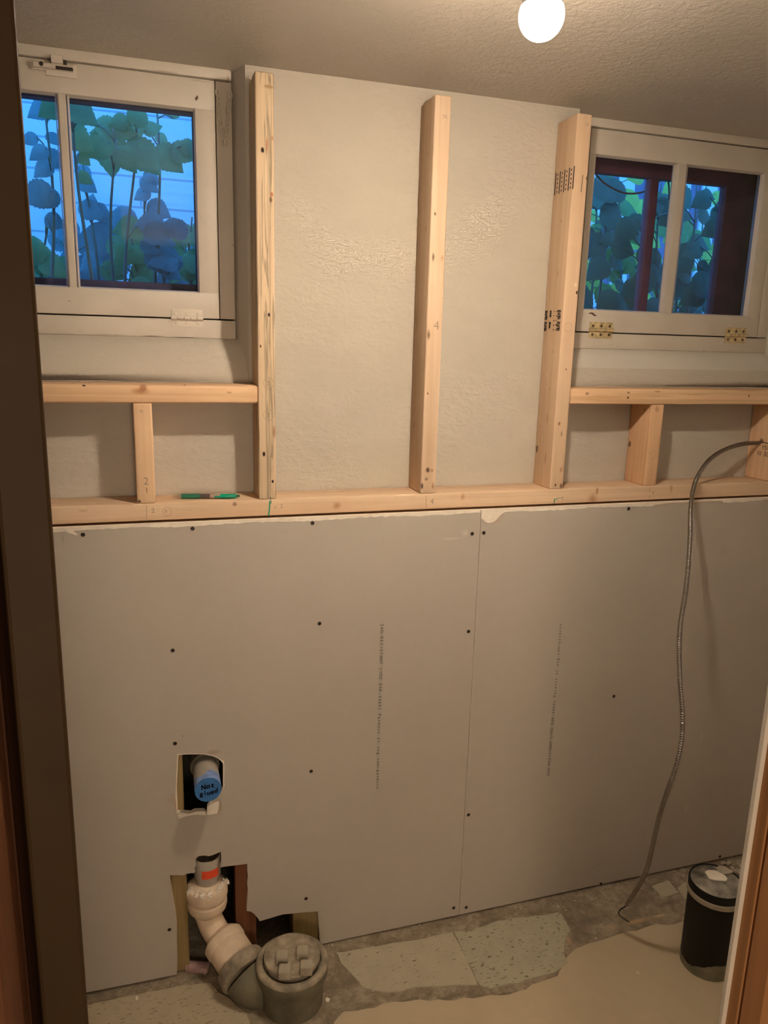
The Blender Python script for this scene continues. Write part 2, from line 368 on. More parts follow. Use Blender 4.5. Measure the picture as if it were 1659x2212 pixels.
# masonry body behind the plaster, so daylight only comes through the windows
b = BM()
for x0, x1, z0, z1 in ((-.62, 2.2, ZBASE, 1.50), (-.62, -.48, 1.50, ZC), (.20, 1.03, 1.50, ZC), (1.68, 2.2, 1.50, ZC), (-.62, 2.2, ZC, ZC+.14)):
    box(b, (x0, YW+.028, z0), (x1, .30, z1))
struct('wall_masonry', b, M['dirt'])
b = BM(); box(b, (-.62, -1.05, 0), (-.56, .36, ZC)); struct('wall_left', b, M['roomwall'])
b = BM(); box(b, (2.1, -1.05, 0), (2.2, .36, ZC)); struct('wall_right', b, M['roomwall'])
for nm, y0, y1, mt in (('wall_front', -1.022, -1.0, 'roomwall'), ('wall_front_hall_side', -1.050, -1.023, 'hallwall')):
    b = BM(); box(b, (-.62, y0, 0), (-.135, y1, ZC)); box(b, (.70, y0, 0), (2.2, y1, ZC)); box(b, (-.135, y0, 2.03), (.70, y1, ZC)); struct(nm, b, M[mt])
b = BM(); box(b, (-1.3, -2.9, 0), (-1.2, -1.0, ZC)); box(b, (2.2, -2.9, 0), (2.3, -1.0, ZC)); box(b, (-1.3, -3.0, 0), (2.3, -2.9, ZC)); box(b, (-1.3, -1.05, 0), (-.62, -1.0, ZC)); struct('wall_hall', b, M['hallwall'])
# door leaf standing open, seen on its edge, and the jambs
dl = empty('door_1', (-.071, -1.055, 0)); dl['kind'] = 'structure'
b = BM(); box(b, (-.035, 0, .012), (0, .72, 2.02), .003); o = mesh_obj('door_leaf', b, M['doorpaint'], dl); dl.rotation_euler.z = math.radians(10.5)
for zz in (1.82,):
    b = BM(); box(b, (-.0358, .0, zz-.045), (-.0352, .035, zz+.045)); mesh_obj('hinge', b, M['brassdark'], dl)
b = BM(); box(b, (-.150, -1.14, 0), (-.1145, -1.062, 2.03), .002); t = struct('trim_1', b, M['brownwood']); b = BM(); box(b, (-.1345, -1.030, 0), (-.1195, -.985, 2.03)); mesh_obj('gap_blocker', b, M['brownwood'], t)  # second strip is added behind the hinge gap to keep the gap dark
t2 = empty('trim_2', (.680, -1.0, 0)); t2['kind'] = 'structure'
b = BM(); box(b, (0, -.017, 0), (.022, 0, 2.03), .0015); box(b, (0, -.051, 0), (.022, -.021, 2.03), .0015); box(b, (.003, -.022, 0), (.022, -.016, 2.03)); mesh_obj('jamb_board', b, M['jamb'], t2)
b = BM(); box(b, (-.006, -.001, 0), (.022, .006, 2.03), .0015); mesh_obj('painted_bead', b, M['white'], t2)

# ------------------------------------------------------------------ floor skim coat and tile remnants
def floor_patch(name, pts, z0, z1, mat, step=.012, amp=.003, seed=1, px=True):
    P = [tuple(at(x, y, 2, 0)[:2]) for x, y in pts] if px else pts
    b = BM(); slab(b, [rough(P, step, amp, seed)], lambda a, c, d: (a, c, z0+d), z1-z0)
    return mesh_obj(name, b, mat)
P = [tuple(at(x, y, 2, 0)[:2]) for x, y in [(700, 2240), (740, 2190), (790, 2180), (870, 2165), (1000, 2160), (1100, 2150), (1200, 2110), (1240, 2050), (1290, 2035), (1345, 2020), (1420, 2000), (1475, 1995)]]
P = P + [(1.62, -.20), (2.1, -.22), (2.1, -2.9), (.0, -2.9), (.15, -.8)]
o = floor_patch('smooth_floor_coat', P, -.001, .003, M['skim'], .02, .004, 4, px=False)
tag(o, 'smooth tan cement coat over the floor, with a ragged edge towards the wall', 'floor covering')
T1 = [(640+x/2.5136, 1860+y/2.5136) for x, y in [(220,505),(480,460),(700,425),(848,390),(905,500),(950,600),(988,680),(900,676),(780,685),(650,690),(560,712),(500,718),(430,708),(365,690),(340,660),(290,610),(240,560)]]
T2 = [(640+x/2.5136, 1860+y/2.5136) for x, y in [(854,390),(950,385),(1090,330),(1250,310),(1430,285),(1460,330),(1490,385),(1450,450),(1455,510),(1470,560),(1400,610),(1200,665),(1050,695),(994,680),(956,600),(910,500)]]
o = floor_patch('floor_tile', T1, 0, .0035, M['tileA'], .02, .0015, 2); tag(o, 'broken beige speckled floor tile, between the round drain plug and the greener tile', 'floor tile')
o = floor_patch('floor_tile', T2, 0, .0035, M['tileB'], .02, .0022, 3); tag(o, 'broken greenish speckled floor tile with dark slanting flecks, right of the beige one', 'floor tile')
T3 = [tuple(at(x, y, 2, 0)[:2]) for x, y in [(545, 2230), (530, 2190), (495, 2160), (470, 2145), (455, 2125), (380, 2133), (300, 2150), (187, 2175)]]+[(-.5, -.05), (-.5, -.6), (.12, -.6)]
o = floor_patch('floor_tile', T3, 0, .0035, M['tileC'], .02, .002, 5, px=False); tag(o, 'brown flecked floor tile in the lower left corner, left of the cream pipe', 'floor tile')
for i, (pp, lb) in enumerate([([(1408, 1916), (1443, 1903), (1466, 1930), (1450, 1935), (1432, 1941)], 'small broken tile scrap beside the end of the metal cable'), ([(1463, 1920), (1478, 1908), (1520, 1905), (1500, 1945), (1478, 1944)], 'small broken tile scrap tucked behind the black canister')]):
    o = floor_patch('tile_scrap', pp, 0, .003, M['tileA'], .01, .001, 20+i); tag(o, lb, 'tile scrap')
# stuff: crumbs scattered on the floor
rnd = random.Random(7); b = BM()
def crumb(bm, x, y, z, s, rnd):
    vs = [bm.verts.new((x+rnd.uniform(-s, s), y+rnd.uniform(-s, s), z+rnd.uniform(0, s*.8))) for _ in range(6)]
    try: bmesh.ops.convex_hull(bm, input=vs)
    except Exception: pass
for i in range(260):
    x = rnd.uniform(-.2, 1.7); y = -.014-abs(rnd.gauss(0, .045)) if rnd.random() < .7 else rnd.uniform(-.5, -.02)
    crumb(b, x, y, .0005, rnd.choice([.0012, .0018, .0025, .0035]), rnd)
for i in range(60): crumb(b, rnd.gauss(.2, .05), rnd.gauss(-.05, .03), .001, rnd.uniform(.002, .005), rnd)
o = mesh_obj('plaster_crumbs', b, M['fibre']); tag(o, 'pale plaster crumbs scattered over the floor along the wall', 'debris', kind='stuff')
b = BM(); rnd = random.Random(3)
for i in range(150):
    x = rnd.gauss(1.62, .06); y = -.10+rnd.gauss(0, .035); h = max(0, .03-abs(x-1.62)*.25-abs(y+.10)*.3)
    if y > -.02: continue
    crumb(b, x, y, rnd.uniform(0, h), rnd.uniform(.004, .011), rnd)
o = mesh_obj('rubble_heap', b, M['fibre']); tag(o, 'low heap of pale rubble in the corner behind the black canister', 'debris', kind='stuff')
for i, (px_, py_, s) in enumerate([((1404/3.96), 0, 0)][:0]): pass
CH = [((707, 2160), .006, 'triangular white plaster chip on the floor right of the round drain plug'), ((296, 2156), .005, 'white plaster chip on the flecked tile at lower left'), ((1378, 2103), .004, 'tiny white plaster chip on the bare tan floor left of the canister')]
for i, ((x, y), s, lb) in enumerate(CH):
    b = BM(); c = at(x, y, 2, .004); r_ = random.Random(i+30)
    slab(b, [[(c.x+s*math.cos(a)*r_.uniform(.6, 1.4), c.y+s*math.sin(a)*r_.uniform(.6, 1.4)) for a in (0, 1.5, 2.9, 4.2, 5.2)]], lambda a, c_, d: (a, c_, .003+d), .003)
    o = mesh_obj('plaster_chip', b, M['core']); tag(o, lb, 'plaster chip')

# ================================================================== WINDOWS
GZ0, GZ1 = 1.6285, 2.001
def worn_white(name, org, marks):
    m, nt, p = new_mat(name); v = coords(nt); f = noise(nt, v, 9, 5)
    base = ramp(nt, f, [(.3, (.56, .50, .42, 1)), (.7, (.63, .57, .48, 1))])
    mm = []
    for x, y, rx, rz, c_, st in marks:
        w_ = at(x, y, 1, YW); mm.append(((w_.x-org[0], 0, w_.z-org[2]), (rx, .02, rz), c_, .6, st))
    nt.links.new(spots(nt, base, mm), p.inputs['Base Color']); p.inputs['Roughness'].default_value = .5
    bump(nt, p, noise(nt, v, 30, 5), .3, .003); return m
DD = (.08, .05, .035, 1); GG = (.34, .27, .20, 1)
WW = {1: worn_white('chipped_white_paint_left', (-.455, 0, 1.53), [(113, 131, .013, .007, DD, .9), (100, 134, .006, .004, GG, .9), (150, 137, .018, .003, GG, .8), (78, 137, .010, .009, GG, .6), (355, 155, .03, .002, GG, .7), (498, 150, .006, .006, DD, .8), (492, 172, .003, .009, GG, .8), (430, 175, .03, .0015, GG, .6),
        (330, 726, .03, .0012, DD, .8), (400, 729, .035, .0012, DD, .9), (240, 723, .05, .0008, GG, .8), (450, 732, .02, .0012, DD, .7), (150, 650, .004, .001, DD, .6), (330, 690, .012, .0008, GG, .6), (175, 716, .012, .0008, GG, .5), (490, 240, .004, .02, GG, .5), (471, 215, .0015, .02, DD, .6), (503, 530, .001, .004, DD, .6)]),
      2: worn_white('chipped_white_paint_right', (1.065, 0, 1.53), [(1555, 761, .02, .0012, DD, .9), (1600, 762, .015, .001, GG, .9), (1450, 757, .04, .0007, GG, .8), (1350, 754, .05, .0006, GG, .7), (1520, 757, .006, .0015, DD, .6), (1300, 748, .006, .0008, GG, .5), (1430, 715, .02, .0006, GG, .4), (1320, 745, .008, .0006, GG, .5), (1320, 293, .06, .0006, GG, .35), (1432, 303, .02, .0008, GG, .4), (1330, 267, .02, .0008, GG, .3), (1620, 310, .03, .0006, GG, .5)])}
def window(idx, xl, xr, panes, gx_hidden=None):
    """panes: [(x0,x1),...] glass openings; sash from xl to xr"""
    w = empty('window_%d' % idx, (xl, YW, 1.53)); w['kind'] = 'structure'
    off = Vector((xl, YW, 1.53))
    def L(p): return (p[0]-off.x, p[1]-off.y, p[2]-off.z)
    def part(name, boxes, mat, bev=.002, par=None):
        b = BM()
        for a, c in boxes: box(b, L(a), L(c), bev)
        return autosmooth(mesh_obj(name, b, mat, par or w))
    zs0, zs1 = 1.5735, 2.0590                                     # sash bottom/top
    sl, sr = panes[0][0], panes[-1][1]
    SL, SR = (xl, xr)
    part('head_board', [((SL-.03, YW-.002, zs1+.003), (SR+.035, YW+.03, ZC+.004))], WW[idx])
    part('sill_board', [((SL-.03, YW-.001, 1.5305), (SR+.035, YW+.03, zs0-.003))], WW[idx])
    part('side_jamb', [((SR+.0018, YW+.0005, zs0), (SR+.035, YW+.03, zs1))], WW[idx])
    part('side_jamb', [((SL-.035, YW+.0005, zs0), (SL-.0018, YW+.03, zs1))], WW[idx])
    sash = part('sash_frame', [((SL, YW, GZ1), (SR, YW+.028, zs1)), ((SL, YW, zs0), (SR, YW+.028, GZ0)), ((SL, YW, GZ0-.001), (sl, YW+.028, GZ1+.001)), ((sr, YW, GZ0-.001), (SR, YW+.028, GZ1+.001))], WW[idx], .0015)
    for i in range(len(panes)-1):
        a, c = panes[i][1], panes[i+1][0]
        b = BM(); pr = [(a, .022), (a, .0135), (a+.003, .004), (a+.005, .001), (c-.005, .001), (c-.003, .004), (c, .0135), (c, .022)]
        vs0 = [b.verts.new(L((x, YW+y, GZ0))) for x, y in pr]; vs1 = [b.verts.new(L((x, YW+y, GZ1))) for x, y in pr]
        for k in range(len(pr)): b.faces.new((vs0[k], vs0[(k+1) % 8], vs1[(k+1) % 8], vs1[k]))
        mesh_obj('muntin', b, WW[idx], w)
    for x0, x1 in panes:
        b = BM(); box(b, L((x0-.002, YW+.014, GZ0-.002)), L((x1+.002, YW+.0165, GZ1+.002))); mesh_obj('glass_pane', b, M['glass'], w)
        # sloped glazing bead around the pane
        b = BM()
        for p0, p1, inn in (((x0, GZ0), (x1, GZ0), (0, 1)), ((x0, GZ1), (x1, GZ1), (0, -1)), ((x0, GZ0), (x0, GZ1), (1, 0)), ((x1, GZ0), (x1, GZ1), (-1, 0))):
            n = inn
            A = L((p0[0], YW+.002, p0[1])); B = L((p1[0], YW+.002, p1[1]))
            C = L((p1[0]+n[0]*.003, YW+.0138, p1[1]+n[1]*.003)); D = L((p0[0]+n[0]*.003, YW+.0138, p0[1]+n[1]*.003))
            q(b, A, B, C, D)
        mesh_obj('glazing_bead', b, WW[idx], w)
    # dark gap lines between sash, head and sill are real gaps backed by a dark lining
    part('frame_lining', [((SL-.035, YW+.0285, 1.5305), (sl-.012, YW+.034, ZC)), ((sr+.012, YW+.0285, 1.5305), (SR+.035, YW+.034, ZC)), ((sl-.012, YW+.0285, 1.5305), (sr+.012, YW+.034, GZ0-.008)), ((sl-.012, YW+.0285, GZ1+.012), (sr+.012, YW+.034, ZC))], M['gap'], 0)
    return w, L, part
# window 1 ----------------------------------------------------------
w1, L1, part1 = window(1, -.455, .1575, [(-.405, -.1550), (-.1335, .1155)])
def storm(w, L, x0, x1, z0, z1, mull, mat, Y=.245, ox0=None, ox1=None, name='storm_frame'):
    ox0 = x0-.12 if ox0 is None else ox0; ox1 = x1+.12 if ox1 is None else ox1
    b = BM()
    for a, c in (((ox0, Y, z1), (ox1, Y+.03, ZC+.05)), ((ox0, Y, 1.50), (ox1, Y+.03, z0)), ((ox0, Y, z0), (x0, Y+.03, z1)), ((x1, Y, z0), (ox1, Y+.03, z1))): box(b, L(a), L(c), .002)
    o = mesh_obj(name, b, mat, w)
    for mx, mw in mull:
        b = BM(); box(b, L((mx-mw/2, Y+.002, z0)), L((mx+mw/2, Y+.03, z1)), .003); mesh_obj('storm_mullion', b, mat, w)
    b = BM(); box(b, L((ox0, YW+.034, 1.50)), L((ox1, Y, 1.556)));
    mesh_obj('outer_sill', b, mat, w)
    b = BM(); box(b, L((ox0, YW+.034, ZC-.012)), L((ox1, Y, ZC+.02))); mesh_obj('outer_head', b, mat, w)
    b = BM(); box(b, L((x0-.002, Y+.015, z0-.002)), L((x1+.002, Y+.017, z1+.002))); mesh_obj('storm_glass', b, M['glass'], w)
    return o
storm(w1, L1, -.40, .1165, 1.6525, 2.018, [], M['navy'], ox0=-.50, ox1=.20)
# painted hinge, latch and chain of window 1
def hinge(w, L, x0, x1, z0, z1, mat, smat, name='hinge'):
    zc = (z0+z1)/2; b = BM()
    box(b, L((x0, YW-.0025, zc+.002)), L((x1, YW-.0003, z1)), .0006); box(b, L((x0, YW-.0025, z0)), L((x1, YW-.0003, zc-.002)), .0006)
    n = 5; ww = (x1-x0+.004)/n
    for k in range(n): tube(b, [L((x0-.002+ww*k+.0006, YW-.005, zc)), L((x0-.002+ww*(k+1)-.0006, YW-.005, zc))], .0045 if k % 2 == 0 else .0041, 14)
    h = autosmooth(mesh_obj(name, b, mat, w))
    for fx in (.14, .5, .86):
        for zz in (z1-.010, z0+.009):
            b = BM(); c = L((x0+(x1-x0)*fx, YW-.0026, zz)); lathe(b, [(.0036, 0), (.0036, .0006), (.0024, .0012)], c, (0, -1, 0), 14); mesh_obj('hinge_screw', b, smat, h)
    return h
hinge(w1, L1, .054, .120, 1.5535, 1.592, M['white'], M['white'])
hinge(w1, L1, -.385, -.319, 1.5535, 1.592, M['white'], M['white'])
b = BM()
box(b, L1((-.170, YW-.004, 2.030)), L1((-.112, YW-.0003, 2.054)), .0015); box(b, L1((-.196, YW-.006, 2.038)), L1((-.168, YW-.001, 2.050)), .0015)
tube(b, [L1((-.190, YW-.010, 2.046)), L1((-.118, YW-.012, 2.044))], .0055, 12)
box(b, L1((-.158, YW-.018, 2.050)), L1((-.136, YW-.001, 2.066)), .003)
lt = autosmooth(mesh_obj('window_latch', b, M['white'], w1)); lt['label'] = 'white-painted latch with dark worn metal'
b = BM(); box(b, L1((-.160, YW-.0095, 2.050)), L1((-.130, YW-.004, 2.060)), .002); lathe(b, [(.004, 0), (.004, .003)], L1((-.176, YW-.014, 2.046)), (0, -1, 0), 12); box(b, L1((-.150, YW-.0175, 2.0395)), L1((-.118, YW-.014, 2.0455)), .001); mesh_obj('latch_bolt', b, M['gap'], lt)
b = BM(); rn = random.Random(2)
for p0, p1 in (((.162, 2.042), (.1745, 1.935)), ((.190, 2.040), (.178, 1.935))):
    n = 9
    for k in range(n):
        t0, t1 = k/n, (k+1)/n; zz = lambda t: p0[1]+(p1[1]-p0[1])*t; xx = lambda t: p0[0]+(p1[0]-p0[0])*t
        cx_, cz_ = (xx(t0)+xx(t1))/2, (zz(t0)+zz(t1))/2; lp = []
        rw = .0022 if k % 2 else .0035
        for a in range(13):
            an = a/12*2*math.pi; lp.append(L1((cx_+math.cos(an)*rw, YW-.003-(.0015 if k % 2 else 0), cz_+math.sin(an)*.0068)))
        tube(b, lp, .0016, 6, cap=False)
autosmooth(mesh_obj('window_chain', b, M['white'], w1), 60)
b = BM()
for (x, z, rx, rz) in ((.117, 2.021, .0045, .007),): box(b, L1((x, YW-.0008, z-.004)), L1((x+.004, YW+.0001, z+.002)), .0004); box(b, L1((x+.003, YW-.0008, z-.001)), L1((x+.006, YW+.0001, z+.005)), .0004)
mesh_obj('rust_mark', b, M['brassdark'], w1)
# window 2 ----------------------------------------------------------
w2, L2, part2 = window(2, 1.0650, 1.6430, [(1.0825, 1.3235), (1.3560, 1.6005)])
storm(w2, L2, .98, 1.573, 1.600, 1.9865, [(1.3385, .026)], M['maroon'], ox0=.95, ox1=1.75)
hinge(w2, L2, 1.1020, 1.1715, 1.5575, 1.5985, M['brass'], M['brassdark'])
hinge(w2, L2, 1.5330, 1.6020, 1.5560, 1.5975, M['brass'], M['brassdark'])
b = BM()
for k in range(6): box(b, L2((1.098+k*.003, YW-.0008, 1.6185-k*.0006+.002*math.sin(k))), L2((1.106+k*.003, YW+.0002, 1.6205-k*.0006+.002*math.sin(k))))
mesh_obj('paint_chip_mark', b, M['brownwood'], w2)

# ================================================================== FRAMING LUMBER
def plank(name, size, loc, mat, label, group=None, cat='stud', bev=.004, bend=0):
    b = BM(); box(b, (0, 0, 0), size, bev, seg=3)
    o = autosmooth(mesh_obj(name, b, mat, loc=loc), 25); tag(o, label, cat, group); return o
def pxl(x, y, ax, v, loc): p_ = at(x, y, ax, v); return tuple(p_-Vector(loc))
# glyph meshes -----------------------------------------------------
_g = {}
def glyph(ch):
    if ch not in _g:
        cu = bpy.data.curves.new('g', 'FONT'); cu.body = ch; cu.size = 1
        ob = bpy.data.objects.new('g', cu); COL.objects.link(ob); bpy.context.view_layer.update()
        me = bpy.data.meshes.new_from_object(ob.evaluated_get(bpy.context.evaluated_depsgraph_get()))
        vs = [v.co.copy() for v in me.vertices]; fs = [tuple(p.vertices) for p in me.polygons]
        bpy.data.objects.remove(ob); bpy.data.curves.remove(cu); bpy.data.meshes.remove(me); _g[ch] = (vs, fs)
    return _g[ch]
def text(name, s, origin, xdir, ydir, cell, height, mat, parent, mono=True, wide=1.0, jit=0, seed=0, bold=0):
    """writing laid on a surface; origin in the parent's local frame"""
    xd, yd = Vector(xdir).normalized(), Vector(ydir).normalized(); o = Vector(origin); b = BM(); adv = 0; rn = random.Random(seed)
    for ch in s:
        if ch != ' ':
            vs, fs = glyph(ch); 
            if vs:
                x0 = min(v.x for v in vs); x1 = max(v.x for v in vs); sx = height/.72*wide; sy = height/.72
                if mono and (x1-x0)*sx > cell*.86: sx = cell*.86/(x1-x0)
                mid = (x0+x1)/2; dy = rn.uniform(-jit, jit)
                for bx_, by_ in ([(0, 0)] if not bold else [(-bold, -bold), (bold, -bold), (-bold, bold), (bold, bold), (0, 0)]):
                    nv = [b.verts.new(o+xd*(adv+cell/2+bx_+(v.x-mid)*sx)+yd*(v.y*sy+dy+by_)) for v in vs]
                    for f in fs:
                        try: b.faces.new([nv[i] for i in f])
                        except ValueError: pass
        adv += cell
    return mesh_obj(name, b, mat, parent)
def line_mark(name, pts, w, mat, parent, nrm=(0, -1, 0)):
    b = BM(); nrm = Vector(nrm); pts = [Vector(p_) for p_ in pts]
    for i in range(len(pts)-1):
        d = (pts[i+1]-pts[i]).normalized(); s = d.cross(nrm).normalized()*w/2
        q(b, pts[i]-s, pts[i+1]-s, pts[i+1]+s, pts[i]+s)
    return mesh_obj(name, b, mat, parent)
def ring_pts(cx_, cz_, r, n=20): return [(cx_+r*math.cos(2*math.pi*k/n), -.0004, cz_+r*1.1*math.sin(2*math.pi*k/n)) for k in range(n+1)]
K = lambda x, y, loc, rx=.004, rz=.006, c=DKNOT, soft=.5, st=.9, Y=0.: (pxl(x, y, 1, Y, loc), (rx, .012, rz), c, soft, st)
KS = lambda x, y, X, loc, ry=.004, rz=.006, c=LKNOT, soft=.7, st=.7: (pxl(x, y, 0, X, loc), (.012, ry, rz), c, soft, st)
KT = lambda x, y, loc, rx=.012, ry=.005, c=LKNOT, soft=.7, st=.7: (pxl(x, y, 2, PT, loc), (rx, ry, .01), c, soft, st)
# the long bottom plate
loc = (-.50, 0, ZB)
kp = [K(1280, 1078, loc, .018, .02, LKNOT, .9, .75), K(1290, 1060, loc, .005, .012, LKNOT, .6, .8), K(728, 1092, loc, .013, .012, LKNOT, .9, .8), K(1000, 1073, loc, .008, .01, LKNOT, .8, .7), K(507, 1089, loc, .006, .006, (.25, .12, .06, 1), .6, .8),
      K(1450, 1055, loc, .006, .015, LKNOT, .7, .6), K(180, 1103, loc, .014, .004, LKNOT, .9, .5), KT(880, 1057, loc), KT(975, 1054, loc, .018, .004), KT(1070, 1057, loc, .012, .003), KT(735, 1062, loc, .02, .003), KT(1230, 1046, loc, .012, .004), KT(215, 1088, loc, .014, .004), KT(1540, 1037, loc, .03, .004), KT(1520, 1042, loc, .02, .003), (pxl(619, 1068, 1, 0, loc), (.002, .01, .003), DKNOT, .5, .9)]
plate = plank('bottom_plate', (2.55, SD, SW), loc, wood('pine_plate', 'X', 1, (.76, .56, .38, 1), (.66, .45, .28, 1), kp), 'long horizontal pine bottom plate lying along the top of the drywall', cat='plate')
# tall studs
loc = (S1, 0, PT)
k1 = [K(580, 187, loc, .012, .004, (.4, .24, .12, 1), .4, .8), K(577, 312, loc, .003, .02, (.5, .2, .12, 1), .6, .8), K(567, 324, loc, .0035, .006, (.03, .01, .01, 1), .3, 1), K(587, 420, loc, .004, .006, (.42, .14, .07, 1), .5, .9), K(585, 432, loc, .004, .007, DKNOT, .5, .8), K(581, 680, loc, .003, .005, (.03, .01, .01, 1), .3, 1), K(563, 748, loc, .002, .004, DKNOT, .3, 1), K(588, 298, loc, .003, .006, LKNOT, .5, .7), K(570, 981, loc, .0035, .006, (.03, .01, .01, 1), .3, 1), K(589, 1040, loc, .003, .004, (.03, .01, .01, 1), .3, 1), K(594, 933, loc, .008, .016, (.40, .22, .12, 1), .6, .8), K(597, 1060, loc, .003, .03, (.25, .12, .08, 1), .5, .7)]
st1 = plank('tall_stud', (SW, SD, ZT-PT-.0), loc, wood('streaky_pine_stud', 'Z', 2, (.70, .54, .36, 1), (.54, .39, .24, 1), k1, streak=.85), 'tall pine stud with bluish grey grain streaks, right of the left window', 'tall studs')
loc = (S2, 0, PT)
k2 = [K(936, 556, loc, .004, .011, DKNOT, .7, .9), K(955, 558, loc, .004, .008, LKNOT, .8, .7), K(926, 723, loc, .005, .014, DKNOT, .7, .85), K(924, 1015, loc, .006, .008, (.10, .05, .03, 1), .5, .95), K(933, 1016, loc, .005, .005, LKNOT, .6, .9), K(921, 1035, loc, .006, .006, (.2, .1, .1, 1), .8, .8), K(912, 1050, loc, .004, .010, (.08, .04, .04, 1), .6, .9), K(935, 1050, loc, .004, .010, LKNOT, .7, .8), K(940, 462, loc, .0025, .004, DKNOT, .4, .9), K(968, 460, loc, .002, .004, LKNOT, .4, .9), K(924, 850, loc, .002, .003, DKNOT, .3, .9),
      KS(883, 970, S2, loc, .006, .012, (.14, .08, .05, 1), .35, .95), KS(895, 920, S2, loc, .004, .02), KS(925, 330, S2, loc, .003, .006), KS(920, 495, S2, loc, .004, .008)]  # first side mark paints the dark hollow of a back-edge notch
st2 = plank('tall_stud', (SW, SD, ZT-PT), loc, wood('pale_pine_stud', 'Z', 4, (.70, .52, .36, 1), (.62, .43, .28, 1), k2, grain=.25), 'tall pine stud standing alone in the middle of the cream wall', 'tall studs')
loc = (S3, 0, PT)
k3 = [K(1268, 385, loc, .004, .006, (.25, .12, .06, 1), .6, .9), K(1246, 632, loc, .0035, .005, (.1, .045, .02, 1), .4, 1), K(1243, 615, loc, .005, .006, (.9, .72, .5, 1), .6, .7), K(1208, 915, loc, .004, .006, (.3, .16, .08, 1), .5, .9), K(1213, 937, loc, .004, .009, (.35, .2, .12, 1), .6, .8), K(1200, 1048, loc, .003, .004, DKNOT, .4, 1), K(1212, 1050, loc, .005, .008, (.16, .08, .05, 1), .6, .9), K(1223, 798, loc, .002, .003, DKNOT, .4, .9), K(1226, 722, loc, .013, .028, (.66, .46, .30, 1), .5, .55), K(1212, 1015, loc, .005, .01, LKNOT, .7, .7),
      KS(1160, 970, S3, loc, .006, .012, (.14, .08, .05, 1), .35, .95), KS(1182, 905, S3, loc, .003, .015), KS(1182, 808, S3, loc, .003, .006, (.9, .75, .5, 1)), KS(1212, 478, S3, loc, .003, .006), KS(1205, 590, S3, loc, .003, .014), KS(1187, 840, S3, loc, .003, .005), KS(1195, 760, S3, loc, .003, .005), KS(1178, 990, S3, loc, .003, .02, LKNOT, .6, .9)]  # opens with the shaded notch at the back edge, painted as a dark spot
st3 = plank('tall_stud', (SW, SD, ZT-PT), loc, wood('pine_stud', 'Z', 6, (.72, .52, .35, 1), (.62, .42, .26, 1), k3, grain=.35), 'tall pine stud with black ink stamps on its side, left of the right window', 'tall studs')
# short studs under the window sills
loc = (C1, 0, PT)
kc1 = [K(301, 1083, loc, .004, .004, DKNOT, .4, .95), K(317, 1059, loc, .0012, .007, DKNOT, .3, .8)]
cr1 = plank('short_stud', (SW, SD, ZS-PT), loc, wood('short_pine_stud', 'Z', 11, (.80, .56, .35, 1), (.72, .47, .28, 1), kc1, grain=.3), 'short pine stud under the left sill plank, behind the pencilled number 2', 'short studs')
loc = (C2, 0, PT)
kc2 = [KS(1360, 959, C2, loc, .006, .009, (.12, .07, .045, 1), .35, .95), K(1419, 884, loc, .010, .010, LKNOT, .8, .6), KS(1392, 885, C2, loc, .006, .004)]  # first entry is a notch's shadowed hollow put in as colour
cr2 = plank('short_stud', (SW, SD, ZS-PT), loc, wood('short_reddish_pine_stud', 'Z', 12, (.76, .49, .29, 1), (.64, .37, .20, 1), kc2), 'short reddish pine stud under the right sill plank, left of the metal cable', 'short studs')
loc = (C3, 0, PT)
kc3 = [KS(1645, 953, C3, loc, .009, .009, (.18, .09, .05, 1), .5, .9)]
cr3 = plank('short_stud', (SW, SD, ZS-PT), loc, wood('stamped_short_stud', 'Z', 13, (.78, .53, .33, 1), (.66, .41, .24, 1), kc3), 'short pine stud at the right edge that the metal cable passes through', 'short studs')
# sill planks
loc = (-.50, -.001, ZS)
ks1 = [K(303, 845, loc, .022, .009, (.45, .20, .09, 1), .8, .85), K(310, 838, loc, .010, .010, (.40, .17, .08, 1), .6, .8), K(181, 833, loc, .004, .002, (.05, .02, .02, 1), .3, .95), K(399, 831, loc, .004, .002, DKNOT, .3, .9), K(495, 848, loc, .007, .003, (.45, .28, .16, 1), .6, .8)]
sl1 = plank('sill_plank', (.50+S1-.0, SD, SW), loc, wood('pine_sill', 'X', 14, (.80, .54, .33, 1), (.68, .42, .23, 1), ks1, grain=.4), 'horizontal pine sill plank below the left window', 'sill planks', 'sill plank', bev=.006)
loc = (S3+SW, -.001, ZS)
ks2 = [K(1268, 850, loc, .007, .005, (.28, .15, .09, 1), .7, .9), K(1356, 859, loc, .004, .003, (.05, .03, .02, 1), .4, .95), K(1357, 848, loc, .005, .003, DKNOT, .5, .8), K(1420, 846, loc, .012, .002, LKNOT, .5, .9), K(1617, 855, loc, .004, .005, (.22, .1, .05, 1), .6, .9), K(1262, 836, loc, .004, .004, LKNOT, .5, .8), K(1500, 852, loc, .05, .003, (.5, .32, .18, 1), .8, .7), K(1420, 856, loc, .06, .0025, (.5, .32, .18, 1), .8, .7)]
sl2 = plank('sill_plank', (2.1-S3-SW-.0, SD, SW), loc, wood('pine_sill_grained', 'X', 15, (.78, .53, .32, 1), (.60, .36, .19, 1), ks2), 'horizontal pine sill plank below the right window', 'sill planks', 'sill plank')
